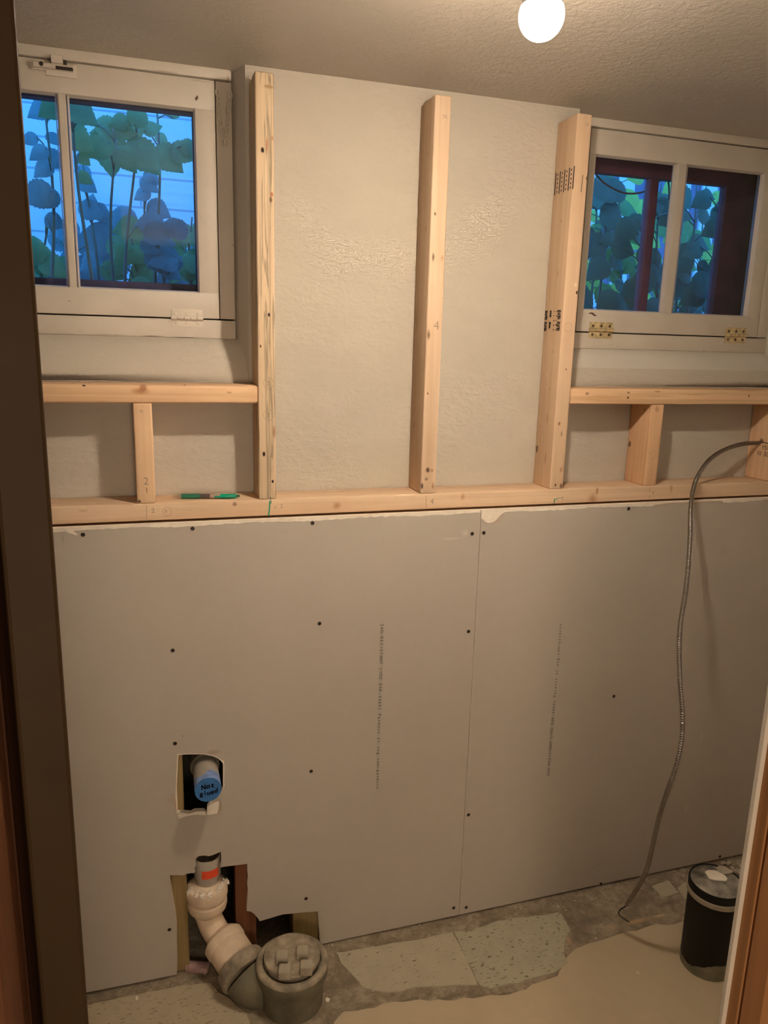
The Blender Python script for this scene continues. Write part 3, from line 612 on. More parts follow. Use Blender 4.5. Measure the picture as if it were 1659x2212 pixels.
# lower wall framing behind the drywall
loc = (-.50, 0, ZB-.005-SW)
lp = plank('top_plate', (2.55, SD, SW), loc, wood('old_top_plate', 'X', 16, (.5, .34, .2, 1), (.4, .25, .14, 1)), 'dark timber top plate just under the pine bottom plate, behind the drywall edge', cat='plate')
for x0, x1, mt, lb in ((.002, .040, 'oldwood', 'old olive-brown stud showing in both wall holes, left of the pipes'), (.1541, .205, 'redwood', 'old red-brown stud showing in the lower hole, right of the cream pipe'), (.2976, .3645, 'oldwood', 'old brown stud showing in the small hole behind the round drain plug')):
    o = plank('hidden_stud', (x1-x0, SD, ZB-.005-SW-.0), (x0, 0, 0), M[mt], lb, 'old studs behind the drywall')
# pencil, ink and stamp marks ---------------------------------------
FY = -.0005
def mk(par, name, x, y, s, h, mat, ax=1, v=0, xd=(1, 0, 0), yd=(0, 0, 1), nrm=(0, -1, 0), cell=None, wide=1.0):
    o_ = at(x, y, ax, v)-par.location+Vector(nrm)*.0005
    return text(name, s, o_, xd, yd, cell or h*.8, h, mat, par, wide=wide)
mk(plate, 'pencil_number', 326, 1108, '2', .011, M['pencil']); mk(plate, 'pencil_letter', 356, 1109, 'F', .008, M['pencil'])
mk(plate, 'pencil_number', 604, 1098, '3', .010, M['pencil']); mk(plate, 'pencil_number', 928, 1089, '4', .014, M['pencil']); mk(plate, 'pencil_number', 1212, 1080, '5', .008, M['pencil']); mk(plate, 'pencil_number', 1408, 1067, '6', .009, M['pencil'])
c = at(361, 1105, 1, 0)-plate.location; line_mark('pencil_circle', ring_pts(c.x, c.z, .009), .0007, M['pencil'], plate)
def pl(par, name, pts, w, mat): return line_mark(name, [at(x, y, 1, 0)-par.location+Vector((0, FY, 0)) for x, y in pts], w, mat, par)
pl(plate, 'pencil_line', [(316, 1091), (317, 1110), (316, 1123)], .0010, M['pencil']); pl(plate, 'pencil_line', [(921, 1070), (920, 1085), (921, 1098)], .0012, M['pencil']); pl(plate, 'pencil_line', [(1403, 1053), (1403, 1063)], .001, M['pencil']); pl(plate, 'pencil_line', [(1403, 1070), (1403, 1077)], .001, M['pencil'])
pl(plate, 'pencil_arrow', [(599, 1092), (592, 1096), (599, 1099)], .0009, M['pencil']); pl(plate, 'pencil_arrow', [(1207, 1074), (1199, 1079), (1206, 1083)], .0010, M['greenink']); pl(plate, 'pencil_arrow', [(1199, 1079), (1218, 1073)], .0010, M['greenink'])
pl(plate, 'green_ink_line', [(583, 1082), (582, 1100), (580, 1114)], .0035, M['greenink']); pl(plate, 'green_ink_line', [(1197.5, 1077), (1197, 1087)], .003, M['greenink'])
pl(plate, 'green_ink_line', [(584, 1073), (586, 1088)], .0014, M['penrub'])
mk(st1, 'pencil_number', 575, 832, '2', .010, M['pencil']); mk(st1, 'pencil_number', 574, 902, '3', .012, M['pencil'])
for yy in (828, 897):
    c = at(580, yy, 1, 0)-st1.location; line_mark('pencil_circle', ring_pts(c.x, c.z, .011), .0007, M['pencil'], st1)
mk(st2, 'pencil_number', 935, 712, '4', .02, M['pencil']); mk(st2, 'pencil_letter', 955, 256, 'TK', .008, M['pencil']); mk(st3, 'pencil_letter', 1263, 272, 'TK', .007, M['pencil'])
pl(st3, 'pencil_line', [(1259, 378), (1255, 415)], .0014, M['ink']); c = at(1227, 707, 1, 0)-st3.location; line_mark('pencil_circle', ring_pts(c.x, c.z, .010), .0006, M['pencil'], st3)
mk(cr1, 'pencil_number', 309, 1047, '2', .016, M['pencil']); mk(cr1, 'pencil_letter', 300, 892, 'TK', .006, M['pencil'])
c = at(1410, 983, 1, 0)-cr2.location; line_mark('pencil_circle', ring_pts(c.x, c.z, .010), .0006, M['pencil'], cr2)
# stamps on the left face of the third tall stud (face normal -X)
NX = (-1, 0, 0)
b = BM()
for k in range(5):
    y0 = .0815-k*.0205; zt, zb = 1.9345-k*.0003, 1.8845
    q(b, *[tuple(Vector(p_)-st3.location) for p_ in ((S3-.0004, y0, zb), (S3-.0004, y0-.0042, zb), (S3-.0004, y0-.0042, zt), (S3-.0004, y0, zt))])
    if k < 4:
        for j in range(5):
            z_ = zt-.004-j*.0095
            q(b, *[tuple(Vector(p_)-st3.location) for p_ in ((S3-.0004, y0-.0095, z_-.0045), (S3-.0004, y0-.0135, z_-.004), (S3-.0004, y0-.0135, z_), (S3-.0004, y0-.0095, z_+.0005))])
mesh_obj('ink_stamp', b, M['ink'], st3)
for k, (s_, h_, y_) in enumerate((('STUD STUD', .011, .086), ('AGS  SPF', .008, .066), ('1 1 2 3 3', .0045, .047), ('4 2 7 8 7', .005, .034), ('STUD STUD', .013, .022))):
    o_ = Vector((S3-.0004, y_-.012 if h_ > .006 else y_-.01, 1.6185))-st3.location
    text('ink_stamp', s_, o_, (0, 0, -1), (0, 1, 0), .0054, h_, M['ink'], st3, wide=1.3, bold=.0007 if h_ > .006 else .0003)
# upside-down stamp on the stud at the right edge
o_ = Vector((C3-.0004, -.005, 1.2655))-cr3.location; text('ink_stamp', 'MADE IN', o_, (0, 1, 0), (0, 0, -1), .0078, .013, M['ink'], cr3)
o_ = Vector((C3-.0004, .008, 1.2830))-cr3.location; text('ink_stamp', 'USA', o_, (0, 1, 0), (0, 0, -1), .0095, .013, M['ink'], cr3)
b = BM(); q(b, *[tuple(Vector(p_)-cr3.location) for p_ in ((C3-.0004, .045, 1.290), (C3-.0004, -.005, 1.2865), (C3-.0004, -.005, 1.289), (C3-.0004, .045, 1.2925))]); mesh_obj('ink_stamp', b, M['ink'], cr3)

# ================================================================== DRYWALL
def dz(x, y): p_ = at(x, y, 1, DF); return (p_.x, p_.z)
SEAM = .7545
hole1 = [dz(x, y) for x, y in [(383, 1629), (400, 1628), (420, 1628), (440, 1628), (450, 1629), (460, 1631), (470, 1635), (478, 1641), (484, 1644), (485, 1665), (484, 1686), (485, 1697), (483, 1704), (478, 1710), (468, 1718), (458, 1726), (448, 1736), (447, 1745), (446, 1757), (441, 1751), (430, 1752), (420, 1753), (413, 1757), (397, 1756), (382, 1757), (381, 1740), (379, 1720), (380, 1700), (381, 1670)]]
hole1c = [dz(x, y) for x, y in [(385, 1632), (400, 1630), (440, 1630), (460, 1634), (470, 1638), (478, 1645), (482, 1650), (482, 1703), (478, 1709), (473, 1722), (471, 1738), (470, 1752), (448, 1757), (441, 1752), (430, 1752), (420, 1753), (413, 1757), (397, 1756), (384, 1756), (382, 1700)]]
n2 = [dz(x, y) for x, y in [(382, 2112), (383, 2090), (383, 2060), (382, 2030), (382, 1995), (379, 1970), (373, 1935), (369, 1910), (367, 1891), (380, 1890), (397, 1891), (402, 1888), (413, 1886), (420, 1886), (422, 1882), (419, 1876), (424, 1870), (422, 1862), (424, 1854), (430, 1849), (445, 1848), (450, 1850), (460, 1847), (477, 1840), (478, 1856), (478, 1866), (475, 1874), (485, 1872), (510, 1869), (535, 1866), (534, 1880), (536, 1895), (534, 1910), (536, 1925), (534, 1945), (533, 1968), (541, 1969), (549, 1974), (556, 1982), (561, 1990), (585, 1983), (612, 1975), (635, 1973), (655, 1971), (686, 1969), (688, 1990), (690, 2015), (692, 2042)]]
def face_lo(p): return (p[0], max(p[1], .010))
rnd = random.Random(11)
def top_edge(x0, x1, seed):
    rn = random.Random(seed); out = []; x = x0
    while x < x1-.007:
        z = 1.1365+rn.uniform(-.0014, .0014)+.0016*math.sin(x*23+seed)
        out.append((x, z)); x += rn.uniform(.006, .016)
    out.append((x1, 1.137)); return out
XL, XR = -.465, 1.973
# left sheet
faceL = [(XL, .014)]+[(n2[0][0], .006)]+[face_lo(p_) for p_ in n2[1:-1]]+[(n2[-1][0], .006), (SEAM-.0009, .006)]+list(reversed(top_edge(XL, SEAM-.0009, 3)))
tear = [dz(x, y) for x, y in [(1035, 1103), (1036, 1120), (1042, 1121), (1048, 1127), (1056, 1130), (1066, 1128), (1074, 1122), (1080, 1114), (1086, 1109), (1092, 1106)]]
teR = [p_ for p_ in top_edge(SEAM+.0009, XR, 8) if p_[0] > tear[-1][0]+.003]
faceR = [(SEAM+.0009, .006), (XR, .010)]+list(reversed(teR))+list(reversed(tear))
faceR = [(max(a, SEAM+.0009+i*1e-7), c_) for i, (a, c_) in enumerate(faceR)]; faceR[-1] = (SEAM+.0009, tear[0][1])
coreL = [(XL, .014)]+[(n2[0][0], .006)]+[face_lo(p_) for p_ in n2[1:-1]]+[(n2[-1][0], .006), (SEAM-.0009, .006), (SEAM-.0009, ZB-.004), (XL, ZB-.004)]
coreR = [(SEAM+.0009, .006), (XR, .010), (XR, ZB-.004), (SEAM+.0009, ZB-.004)]
def pt(x, y): p_ = at(x, y, 1, DF); return tuple(p_)
LM = (.68, .62, .54, 1); DM = (.36, .31, .26, 1)
mL = [(pt(975, 1163), (.035, .02, .004), LM, .9, .5), (pt(1005, 1152), (.012, .02, .012), LM, .9, .5), (pt(135, 1165), (.005, .02, .018), DM, .9, .7), (pt(395, 1590), (.004, .02, .004), DM, .6, .8),
      (pt(470, 1742), (.014, .02, .028), (.36, .29, .21, 1), .5, .85), (pt(461, 1625), (.02, .02, .008), (.38, .30, .22, 1), .5, .8), (pt(372, 1725), (.012, .02, .016), (.40, .34, .27, 1), .8, .6)]
mR = [(pt(1515, 1590), (.008, .02, .018), LM, .9, .35), (pt(1482, 1745), (.01, .02, .02), LM, .9, .3), (pt(1066, 1126), (.016, .02, .010), (.5, .40, .31, 1), .4, .9), (pt(1295, 1868), (.02, .02, .004), DM, .9, .6), (pt(1562, 1190), (.02, .02, .02), (.42, .35, .29, 1), .9, .4)]
def sheet(label, face, core, holes_f, holes_c, marks, mname):
    r = empty('drywall_sheet', (0, 0, 0)); tag(r, label, 'drywall sheet', 'drywall sheets of the lower wall')
    b = BM(); slab(b, [core]+holes_c, lambda a, c_, d: (a, DF+.0009+d, c_), .0112); mesh_obj('gypsum_core', b, M['core'], r)
    b = BM(); slab(b, [face]+holes_f, lambda a, c_, d: (a, DF+d, c_), .0008); mesh_obj('paper_face', b, drywall_mat(mname, marks), r)
    return r
shL = sheet('grey drywall sheet left of the seam, with ragged pipe holes cut in it', faceL, coreL, [hole1], [hole1c], mL, 'grey_drywall_paper')
shR = sheet('unbroken grey drywall sheet right of the seam, behind the metal cable', faceR, coreR, [], [], mR, 'grey_drywall_paper_right')
def screw(x, y, par, s=1.2):
    c_ = at(x, y, 1, DF); b = BM()
    lathe(b, [(.0038*s, -.0003), (.0036*s, -.0007), (.0014*s, -.0003), (.0012*s, .0009)], (c_.x, DF, c_.z), (0, 1, 0), 14)
    mesh_obj('screw', b, M['screw'], par)
    b = BM(); lathe(b, [(.0052*s, -.0002), (.0048*s, -.0005), (.0037*s, -.0004)], (c_.x, DF, c_.z), (0, 1, 0), 14, cap=False); mesh_obj('torn_paper_rim', b, M['chalkgypsum'], par)
for x, y in [(179, 1155), (416, 1142), (675, 1130), (1020, 1153), (373, 1405), (690, 1347), (1012, 1364), (378, 1606), (672, 1666), (366, 2008), (1012, 1760), (661, 1941), (980, 1961)]: screw(x, y, shL)
for x, y in [(1045, 1151), (1358, 1099), (1326, 1504), (1007, 1960), (1298, 1909), (1555, 1850)]: screw(x, y, shR)
TXT = 'SAG-RESISTANT (ICC ESR-3365) Patents at usg.com/patents'
zt, zb = .8747, .4306; cell = (zt-zb)/len(TXT)
text('printed_text', TXT, (.5077, DF-.0004, zt), (0, 0, -1), (1, 0, 0), cell, .0076, M['printink'], shL, bold=.00018)
zb, zt = .391, .8319; cell = (zt-zb)/len(TXT)
text('printed_text', TXT, (1.0005, DF-.0004, zb), (0, 0, 1), (-1, 0, 0), cell, .0076, M['printink'], shR, bold=.00018)
# torn flaps of paper and gypsum at the upper hole
b = BM(); fl = [dz(x, y) for x, y in [(447, 1741), (455, 1736), (466, 1731), (473, 1731), (472, 1745), (469, 1755), (447, 1758)]]
slab(b, [fl], lambda a, c_, d: (a, DF-.0035+(c_-.46)*.05+d, c_), .003); o = mesh_obj('torn_gypsum', b, M['core'], shL)
b = BM(); fl = [dz(x, y) for x, y in [(384, 1760), (392, 1755), (410, 1757), (425, 1752), (443, 1752), (445, 1760), (420, 1759), (400, 1763), (387, 1768)]]
slab(b, [fl], lambda a, c_, d: (a, DF-.0015+d, c_), .0012); mesh_obj('torn_gypsum', b, M['core'], shL)
b = BM(); fl = [dz(x, y) for x, y in [(366, 1722), (372, 1718), (379, 1719), (381, 1738), (382, 1757), (377, 1745), (374, 1728)]]
slab(b, [fl], lambda a, c_, d: (a, DF-.0015+d, c_), .0012); mesh_obj('torn_gypsum', b, M['chalkgypsum'], shL)
b = BM(); fl = [dz(x, y) for x, y in [(134, 1142), (150, 1141), (168, 1155), (166, 1156), (146, 1150), (141, 1147)]]
slab(b, [fl], lambda a, c_, d: (a, DF-.0014+d, c_), .0012); mesh_obj('torn_paper_flap', b, M['core'], shL)
b = BM(); fl = [dz(x, y) for x, y in [(1038, 1121), (1048, 1128), (1058, 1131), (1070, 1128), (1079, 1118), (1088, 1109), (1086, 1119), (1078, 1129), (1066, 1133), (1054, 1131)]]
slab(b, [fl], lambda a, c_, d: (a, DF-.001+d, c_), .0008); mesh_obj('torn_paper_flap', b, M['chalkgypsum'], shR)
b = BM(); fl = [dz(x, y) for x, y in [(1410, 1091), (1450, 1086), (1500, 1084), (1560, 1082), (1562, 1088), (1530, 1086), (1490, 1088), (1460, 1088), (1420, 1095)]]
slab(b, [fl], lambda a, c_, d: (a, DF-.001+d, c_), .0008); mesh_obj('torn_paper_flap', b, M['chalkgypsum'], shR)

# ================================================================== PIPES
# horizontal stub with blue tape over its end
hub = at(447, 1655, 1, .02)
PX, PZ = hub.x-.0045, hub.z
pe = empty('capped_pipe', (PX, .02, PZ)); tag(pe, 'grey pipe stub in the upper hole, its end sealed with blue tape', 'pipe')
YE = -.078
b = BM(); lathe(b, [(.029, .012), (.029, YE-.02)][::-1], (0, 0, 0), (0, 1, 0), 40); autosmooth(mesh_obj('pipe_tube', b, M['grey_pvc'], pe))
b = BM(); lathe(b, [(.0345, .06), (.0345, .003), (.0335, .0), (.0295, .0)], (0, 0, 0), (0, 1, 0), 40); autosmooth(mesh_obj('pipe_hub', b, M['green_iron'], pe))
# tape: disc over the mouth plus a ragged sleeve
b = BM(); lathe(b, [(.0296, YE-.0205), (.0292, YE-.0218), (.001, YE-.0222)], (0, 0, 0), (0, 1, 0), 40); tp = autosmooth(mesh_obj('tape_cover', b, M['tape'], pe)); tp['label'] = 'blue tape disc marked Not glued'
b = BM(); n = 48; A = []; Bv = []; rn = random.Random(5)
for k in range(n):
    a = 2*math.pi*k/n; ln = .030+.010*math.sin(a*2+.5)+.004*math.sin(a*5+1)+rn.uniform(-.001, .001); A.append(b.verts.new((.0296*math.cos(a), YE-.0205, .0296*math.sin(a)))); Bv.append(b.verts.new((.0294*math.cos(a), YE-.02+ln, .0294*math.sin(a))))
for k in range(n): b.faces.new((A[k], A[(k+1) % n], Bv[(k+1) % n], Bv[k]))
o = mesh_obj('tape_sleeve', b, M['tape2'], pe, smooth=True); o['label'] = 'ragged paler blue tape wrap'
text('handwriting', 'Not', (-.0150, YE-.0229, .003), (1, 0, .08), (0, 0, 1), .0100, .0125, M['ink'], pe, jit=.0008, seed=1, bold=.0004)
text('handwriting', 'glued', (-.0195, YE-.0229, -.0130), (1, 0, .1), (0, 0, 1), .0082, .0115, M['ink'], pe, jit=.0006, seed=2, bold=.0003)
# drain stack
dr = empty('drain_pipe', (.088, .012, 0)); tag(dr, 'cream-painted offset drain pipe in the lower hole with an orange-labelled grey coupling', 'drain pipe')
D0 = dr.location
def dl_(p): return Vector(p)-D0
gx, gy = .0895, .021
b = BM(); lathe(b, [(.0285, .195), (.0285, .250), (.0325, .2505), (.0325, .300), (.0318, .3025), (.0295, .3025), (.0290, .262), (.001, .262)], dl_((gx, gy, 0)), (0, 0, 1), 40); autosmooth(mesh_obj('upper_pipe', b, M['grey_pvc'], dr))
b = BM(); rr = .0328; vs = []
for k in range(13):
    a = -2.05+k/12*1.35
    vs.append([b.verts.new(dl_((gx+rr*math.cos(a), gy+rr*math.sin(a), z))) for z in (.257, .279)])
for k in range(12): b.faces.new((vs[k][0], vs[k+1][0], vs[k+1][1], vs[k][1]))
o = mesh_obj('orange_label', b, M['orange'], dr, smooth=True); o['label'] = 'orange-red printed band'
b = BM()
lathe(b, [(.030, .232), (.040, .230), (.0475, .226), (.050, .218), (.050, .203), (.0485, .198), (.0455, .194), (.0455, .190), (.048, .187), (.0485, .176), (.046, .166), (.040, .158), (.032, .150), (.0315, .140)], dl_((.0865, .010, 0)), (0, 0, 1), 44)
autosmooth(mesh_obj('upper_hub', b, M['cream_iron'], dr), 28)
b = BM()                                                            # the bend
A_ = Vector((.0875, .010, .155)); B_ = Vector((.0885, .008, .120)); C_ = at(470, 2020, 1, -.012); D_ = at(488, 2040, 1, -.035)
def bez(p0, p1, p2, p3, n): return [p0*(1-t)**3+p1*3*t*(1-t)**2+p2*3*t*t*(1-t)+p3*t**3 for t in [k/n for k in range(n+1)]]
cv = bez(A_, B_, C_, D_, 14); tube(b, [p_-D0 for p_ in cv], .0315, 36); autosmooth(mesh_obj('bend', b, M['cream_iron'], dr), 50)
E_ = at(513, 2078, 1, -.080); ax = (E_-D_).normalized()
Ln = (E_-D_).length
b = BM(); lathe(b, [(.031, -.030), (.040, -.024), (.047, -.016), (.0505, -.012), (.0505, .004), (.0475, .010), (.048, .013), (.0475, Ln+.004), (.044, Ln+.006), (.030, Ln+.006)], D_-D0, ax, 44); autosmooth(mesh_obj('lower_hub', b, M['cream_iron'], dr), 28)
# crusty mortar lumps on the upper hub rim
b = BM(); rn = random.Random(9)
for k in range(26):
    a = rn.uniform(-2.9, .1); r_ = rn.uniform(.034, .049)
    vs = [b.verts.new(dl_((.0865+r_*math.cos(a)+rn.uniform(-.007, .007), .010+r_*math.sin(a)+rn.uniform(-.006, .006), .222+rn.uniform(-.004, .016)))) for _ in range(8)]
    bmesh.ops.convex_hull(b, input=vs)
o = mesh_obj('mortar_lumps', b, M['core'], dr)
# the grey wye branch that meets the clean-out
CO = Vector((.268, -.152, 0))
br = empty('branch_fitting', (E_.x, E_.y, 0)); tag(br, 'dusty grey flared drain fitting between the cream pipe and the round plug', 'drain fitting')
F_ = E_+ax*.006
b = BM(); lathe(b, [(.047, 0), (.058, .001), (.060, .006), (.060, .026), (.056, .032), (.053, .034)], F_-br.location, ax, 44); autosmooth(mesh_obj('collar', b, M['old_iron'], br), 28)
b = BM(); p0 = F_+ax*.032; p3 = Vector((CO.x-.02, CO.y+.02, -.02))
tube(b, [p_-br.location for p_ in bez(p0, p0+ax*.03, p3+Vector((-.05, .04, .02)), p3, 10)], [.054-.0006*k for k in range(11)], 36); autosmooth(mesh_obj('branch_body', b, M['green_iron'], br), 50)
# clean-out with plug
co = empty('cleanout', CO); tag(co, 'round grey-green drain clean-out rising from the floor, with a four-lug plug', 'drain clean-out')
b = BM(); lathe(b, [(.072, -.03), (.073, .035), (.076, .060), (.0775, .068), (.0825, .077), (.0845, .085), (.0845, .101), (.083, .108), (.079, .1105), (.068, .1105), (.067, .098)], (0, 0, 0), (0, 0, 1), 64, cap=False); autosmooth(mesh_obj('body', b, M['green_iron'], co), 28)
b = BM(); lathe(b, [(.0848, .103), (.0842, .1085), (.081, .1115), (.0700, .1115), (.0690, .107)], (0, 0, 0), (0, 0, 1), 64, cap=False); autosmooth(mesh_obj('rim', b, M['old_iron'], co), 50)
b = BM(); lathe(b, [(.068, .098), (.060, .099), (.060, .116), (.0655, .117), (.0662, .124), (.065, .1265), (.001, .1275)], (0, 0, 0), (0, 0, 1), 64); pg = autosmooth(mesh_obj('plug', b, M['old_iron'], co), 28)
ang = math.radians(-14)
for k, (x, y) in enumerate([(609, 2060), (653, 2050), (615, 2090), (662, 2081)]):
    c_ = at(x, y, 2, .148)-CO
    b = BM(); box(b, (-.0135, -.0135, 0), (.0135, .0135, .021), .002); bmesh.ops.rotate(b, cent=(0, 0, 0), matrix=Matrix.Rotation(ang, 3, 'Z'), verts=b.verts[:])
    o = mesh_obj('lug', b, M['lug'], pg, loc=(c_.x, c_.y, .126)); autosmooth(o)
# pink sponge scrap in the hole
b = BM(); box(b, (-.028, -.012, 0), (.028, .012, .016), .003); c_ = at(421, 2090, 2, .008); o = mesh_obj('sponge_scrap', b, M['pink'], loc=(c_.x+.006, c_.y, .0)); o.rotation_euler.z = -.35
autosmooth(o); tag(o, 'dirty pink scrap lying on the floor at the left of the cream pipe', 'scrap')

# ================================================================== LIGHT BULB
bu = empty('light_bulb', BULB+Vector((0, 0, .055))); tag(bu, 'glowing white bulb hanging under the ceiling at the top of the picture', 'light bulb')
b = BM(); R_ = .0305; lathe(b, [(R_*math.sin(a), -.055-R_*math.cos(a)) for a in [k/16*1.95 for k in range(17)]], (0, 0, 0), (0, 0, 1), 40, cap=False); mesh_obj('globe', b, M['glow'], bu, smooth=True)
b = BM(); zz = -.055-R_*math.cos(1.95); rr = R_*math.sin(1.95); lathe(b, [(rr, zz), (.026, -.030), (.019, -.012), (.0155, -.002), (.0135, 0)], (0, 0, 0), (0, 0, 1), 40); autosmooth(mesh_obj('collar', b, M['bulbbody'], bu), 50)
b = BM(); lathe(b, [(.0132, -.001), (.0132, .022), (.006, .026)], (0, 0, 0), (0, 0, 1), 30); autosmooth(mesh_obj('screw_base', b, M['steel'], bu))
lh = empty('lamp_holder', (BULB.x, BULB.y, ZC)); tag(lh, 'white porcelain lamp holder on the ceiling above the bulb', 'lamp holder')
b = BM(); lathe(b, [(.055, 0), (.055, -.012), (.040, -.020), (.022, -.026), (.020, -.058), (.0142, -.058), (.0142, -.01)], (0, 0, 0), (0, 0, 1), 40); autosmooth(mesh_obj('holder_body', b, M['porcelain'], lh))

# ================================================================== METAL-CLAD CABLE
cb = empty('metal_clad_cable', (C3, .0466, 1.2865)); tag(cb, 'flexible metal-clad cable looping out of the right-hand short stud down to the floor', 'cable')
ctl = [Vector((C3+.06, .050, 1.288)), Vector((C3+.0, .0466, 1.2870))]+[at(x, y, 1, Y) for x, y, Y in [(1600, 960, .038), (1560, 974, .024), (1530, 996, .008), (1508, 1028, -.012), (1497, 1060, -.035), (1492, 1100, -.075), (1491, 1150, -.118), (1487, 1220, -.165), (1480, 1285, -.205), (1470, 1345, -.240), (1467, 1400, -.265), (1469, 1470, -.300), (1474, 1540, -.330), (1472, 1600, -.352), (1460, 1655, -.366), (1441, 1710, -.370), (1424, 1765, -.360), (1409, 1830, -.335), (1396, 1880, -.305), (1376, 1920, -.270), (1354, 1954, -.225)]]
def catmull(P, n):
    out = []
    Q = [P[0]*2-P[1]]+P+[P[-1]*2-P[-2]]
    for i in range(1, len(Q)-2):
        a, b_, c_, d = Q[i-1:i+3]
        for k in range(n):
            t = k/n; out.append(.5*((2*b_)+(c_-a)*t+(2*a-5*b_+4*c_-d)*t*t+(3*b_-a-3*c_+d)*t**3))
    out.append(P[-1]); return out
def resample(P, step):
    out = [P[0]]; acc = 0
    for i in range(1, len(P)):
        a, c_ = P[i-1], P[i]; L = (c_-a).length; s = step-acc
        while s <= L: out.append(a+(c_-a)*(s/L)); s += step
        acc = L-(s-step)
    return out
path = resample(catmull(ctl, 12), .0011)
rad = [.0047+.0011*abs(math.sin(math.pi*i/5)) for i in range(len(path))]
b = BM(); tube(b, [p_-cb.location for p_ in path], rad, 12); mesh_obj('metal_armour', b, M['steel'], cb, smooth=True)
wp = catmull([at(1362, 1944, 1, -.238), at(1352, 1957, 1, -.220), at(1339, 1966, 1, -.208), at(1338, 1977, 1, -.192), Vector((1.194, -.160, .006))], 8)
b = BM(); tube(b, [p_-cb.location for p_ in wp], .0019, 10); mesh_obj('wire_end', b, M['wire'], cb, smooth=True)

# ================================================================== CANISTER
cn = empty('canister', (1.3045, -.330, .003)); tag(cn, 'black cylindrical canister with a scuffed grey lid, standing beside the door frame', 'canister')
b = BM(); lathe(b, [(.060, 0), (.0615, .004), (.0630, .20), (.062, .21)], (0, 0, 0), (0, 0, 1), 56); autosmooth(mesh_obj('body', b, M['black'], cn))
b = BM(); n = 56; rn = random.Random(4); A = []; Bv = []
for k in range(n):
    a = 2*math.pi*k/n; h = .030+.012*math.sin(a*1.0+2.6)+.006*math.sin(a*3+1)+rn.uniform(-.002, .002); A.append(b.verts.new((.0619*math.cos(a), .0619*math.sin(a), .0))); Bv.append(b.verts.new((.0624*math.cos(a), .0624*math.sin(a), h)))
for k in range(n): b.faces.new((A[k], A[(k+1) % n], Bv[(k+1) % n], Bv[k]))
o = mesh_obj('worn_base', b, M['worn'], cn, smooth=True); o['label'] = 'scraped grey-green base'
b = BM(); lathe(b, [(.0625, .196), (.0675, .197), (.0680, .199), (.0680, .207), (.0675, .209), (.0640, .210)], (0, 0, 0), (0, 0, 1), 56, cap=False); autosmooth(mesh_obj('band', b, M['band'], cn), 50)
b = BM(); lathe(b, [(.0640, .208), (.0655, .210), (.0655, .226), (.0645, .229), (.0625, .2295), (.061, .2275)], (0, 0, 0), (0, 0, 1), 56, cap=False); autosmooth(mesh_obj('lid_rim', b, M['black'], cn), 50)
b = BM(); lathe(b, [(.0615, .2265), (.058, .228), (.001, .2285)], (0, 0, 0), (0, 0, 1), 56); autosmooth(mesh_obj('lid', b, M['scuffed'], cn), 50)
for ch_ in cn.children:
    for v_ in ch_.data.vertices: v_.co.z *= 1.05
for i, (pp, lb, z0) in enumerate([([(1522, 1885), (1530, 1881), (1545, 1882), (1566, 1893), (1571, 1900), (1568, 1905), (1545, 1903), (1532, 1900)], 'long pinkish plaster chip lying on the canister lid', .2435), ([(1547, 1876), (1554, 1871), (1566, 1874), (1584, 1885), (1572, 1889), (1560, 1891), (1550, 1884)], 'greyish plaster chip lying at the back of the canister lid', .2435)]):
    P = [at(x, y, 2, z0) for x, y in pp]; b = BM(); slab(b, [[(p_.x, p_.y) for p_ in P]], lambda a, c_, d: (a, c_, z0+d), .003)
    o = mesh_obj('plaster_chip', b, M['core'] if i == 0 else M['band']); tag(o, lb, 'plaster chip')

# ================================================================== PEN on the plate
pp0 = Vector((.0381, .040, PT+.0058)); pp1 = Vector((.1827, .020, PT+.0058)); d = (pp1-pp0); LL = d.length; dn = d.normalized()
pn = empty('ballpoint_pen', (pp0+pp1)/2); tag(pn, 'green retractable ballpoint pen lying on the pine bottom plate', 'pen'); pn.rotation_euler.z = math.atan2(dn.y, dn.x)
def pl_(name, prof, mat, par=pn):
    b = BM(); lathe(b, [(r_, h_-LL/2) for r_, h_ in prof], (0, 0, 0), (1, 0, 0), 24); return autosmooth(mesh_obj(name, b, mat, par))
pl_('tip', [(.0005, 0), (.0012, .004), (.0022, .009), (.0042, .018), (.0045, .021)], M['pengrey'])
pl_('grip', [(.0050, .0205), (.0056, .023), (.0056, .055), (.0050, .061)], M['penrub'])
pl_('barrel', [(.0048, .060), (.0048, .105)], M['pengrey'])
pl_('refill', [(.0049, .0610), (.0049, .0820)], M['refill'])
pl_('upper_barrel', [(.0050, .104), (.0052, .106), (.0052, .1365), (.0042, .139)], M['pengreen'])
pl_('button', [(.0026, .138), (.0026, LL-.001), (.0020, LL)], M['penrub'])
b = BM(); box(b, (.092-LL/2, -.0085, -.0018), (.135-LL/2, -.0058, .0018), .0008); autosmooth(mesh_obj('clip', b, M['pengreen'], pn))

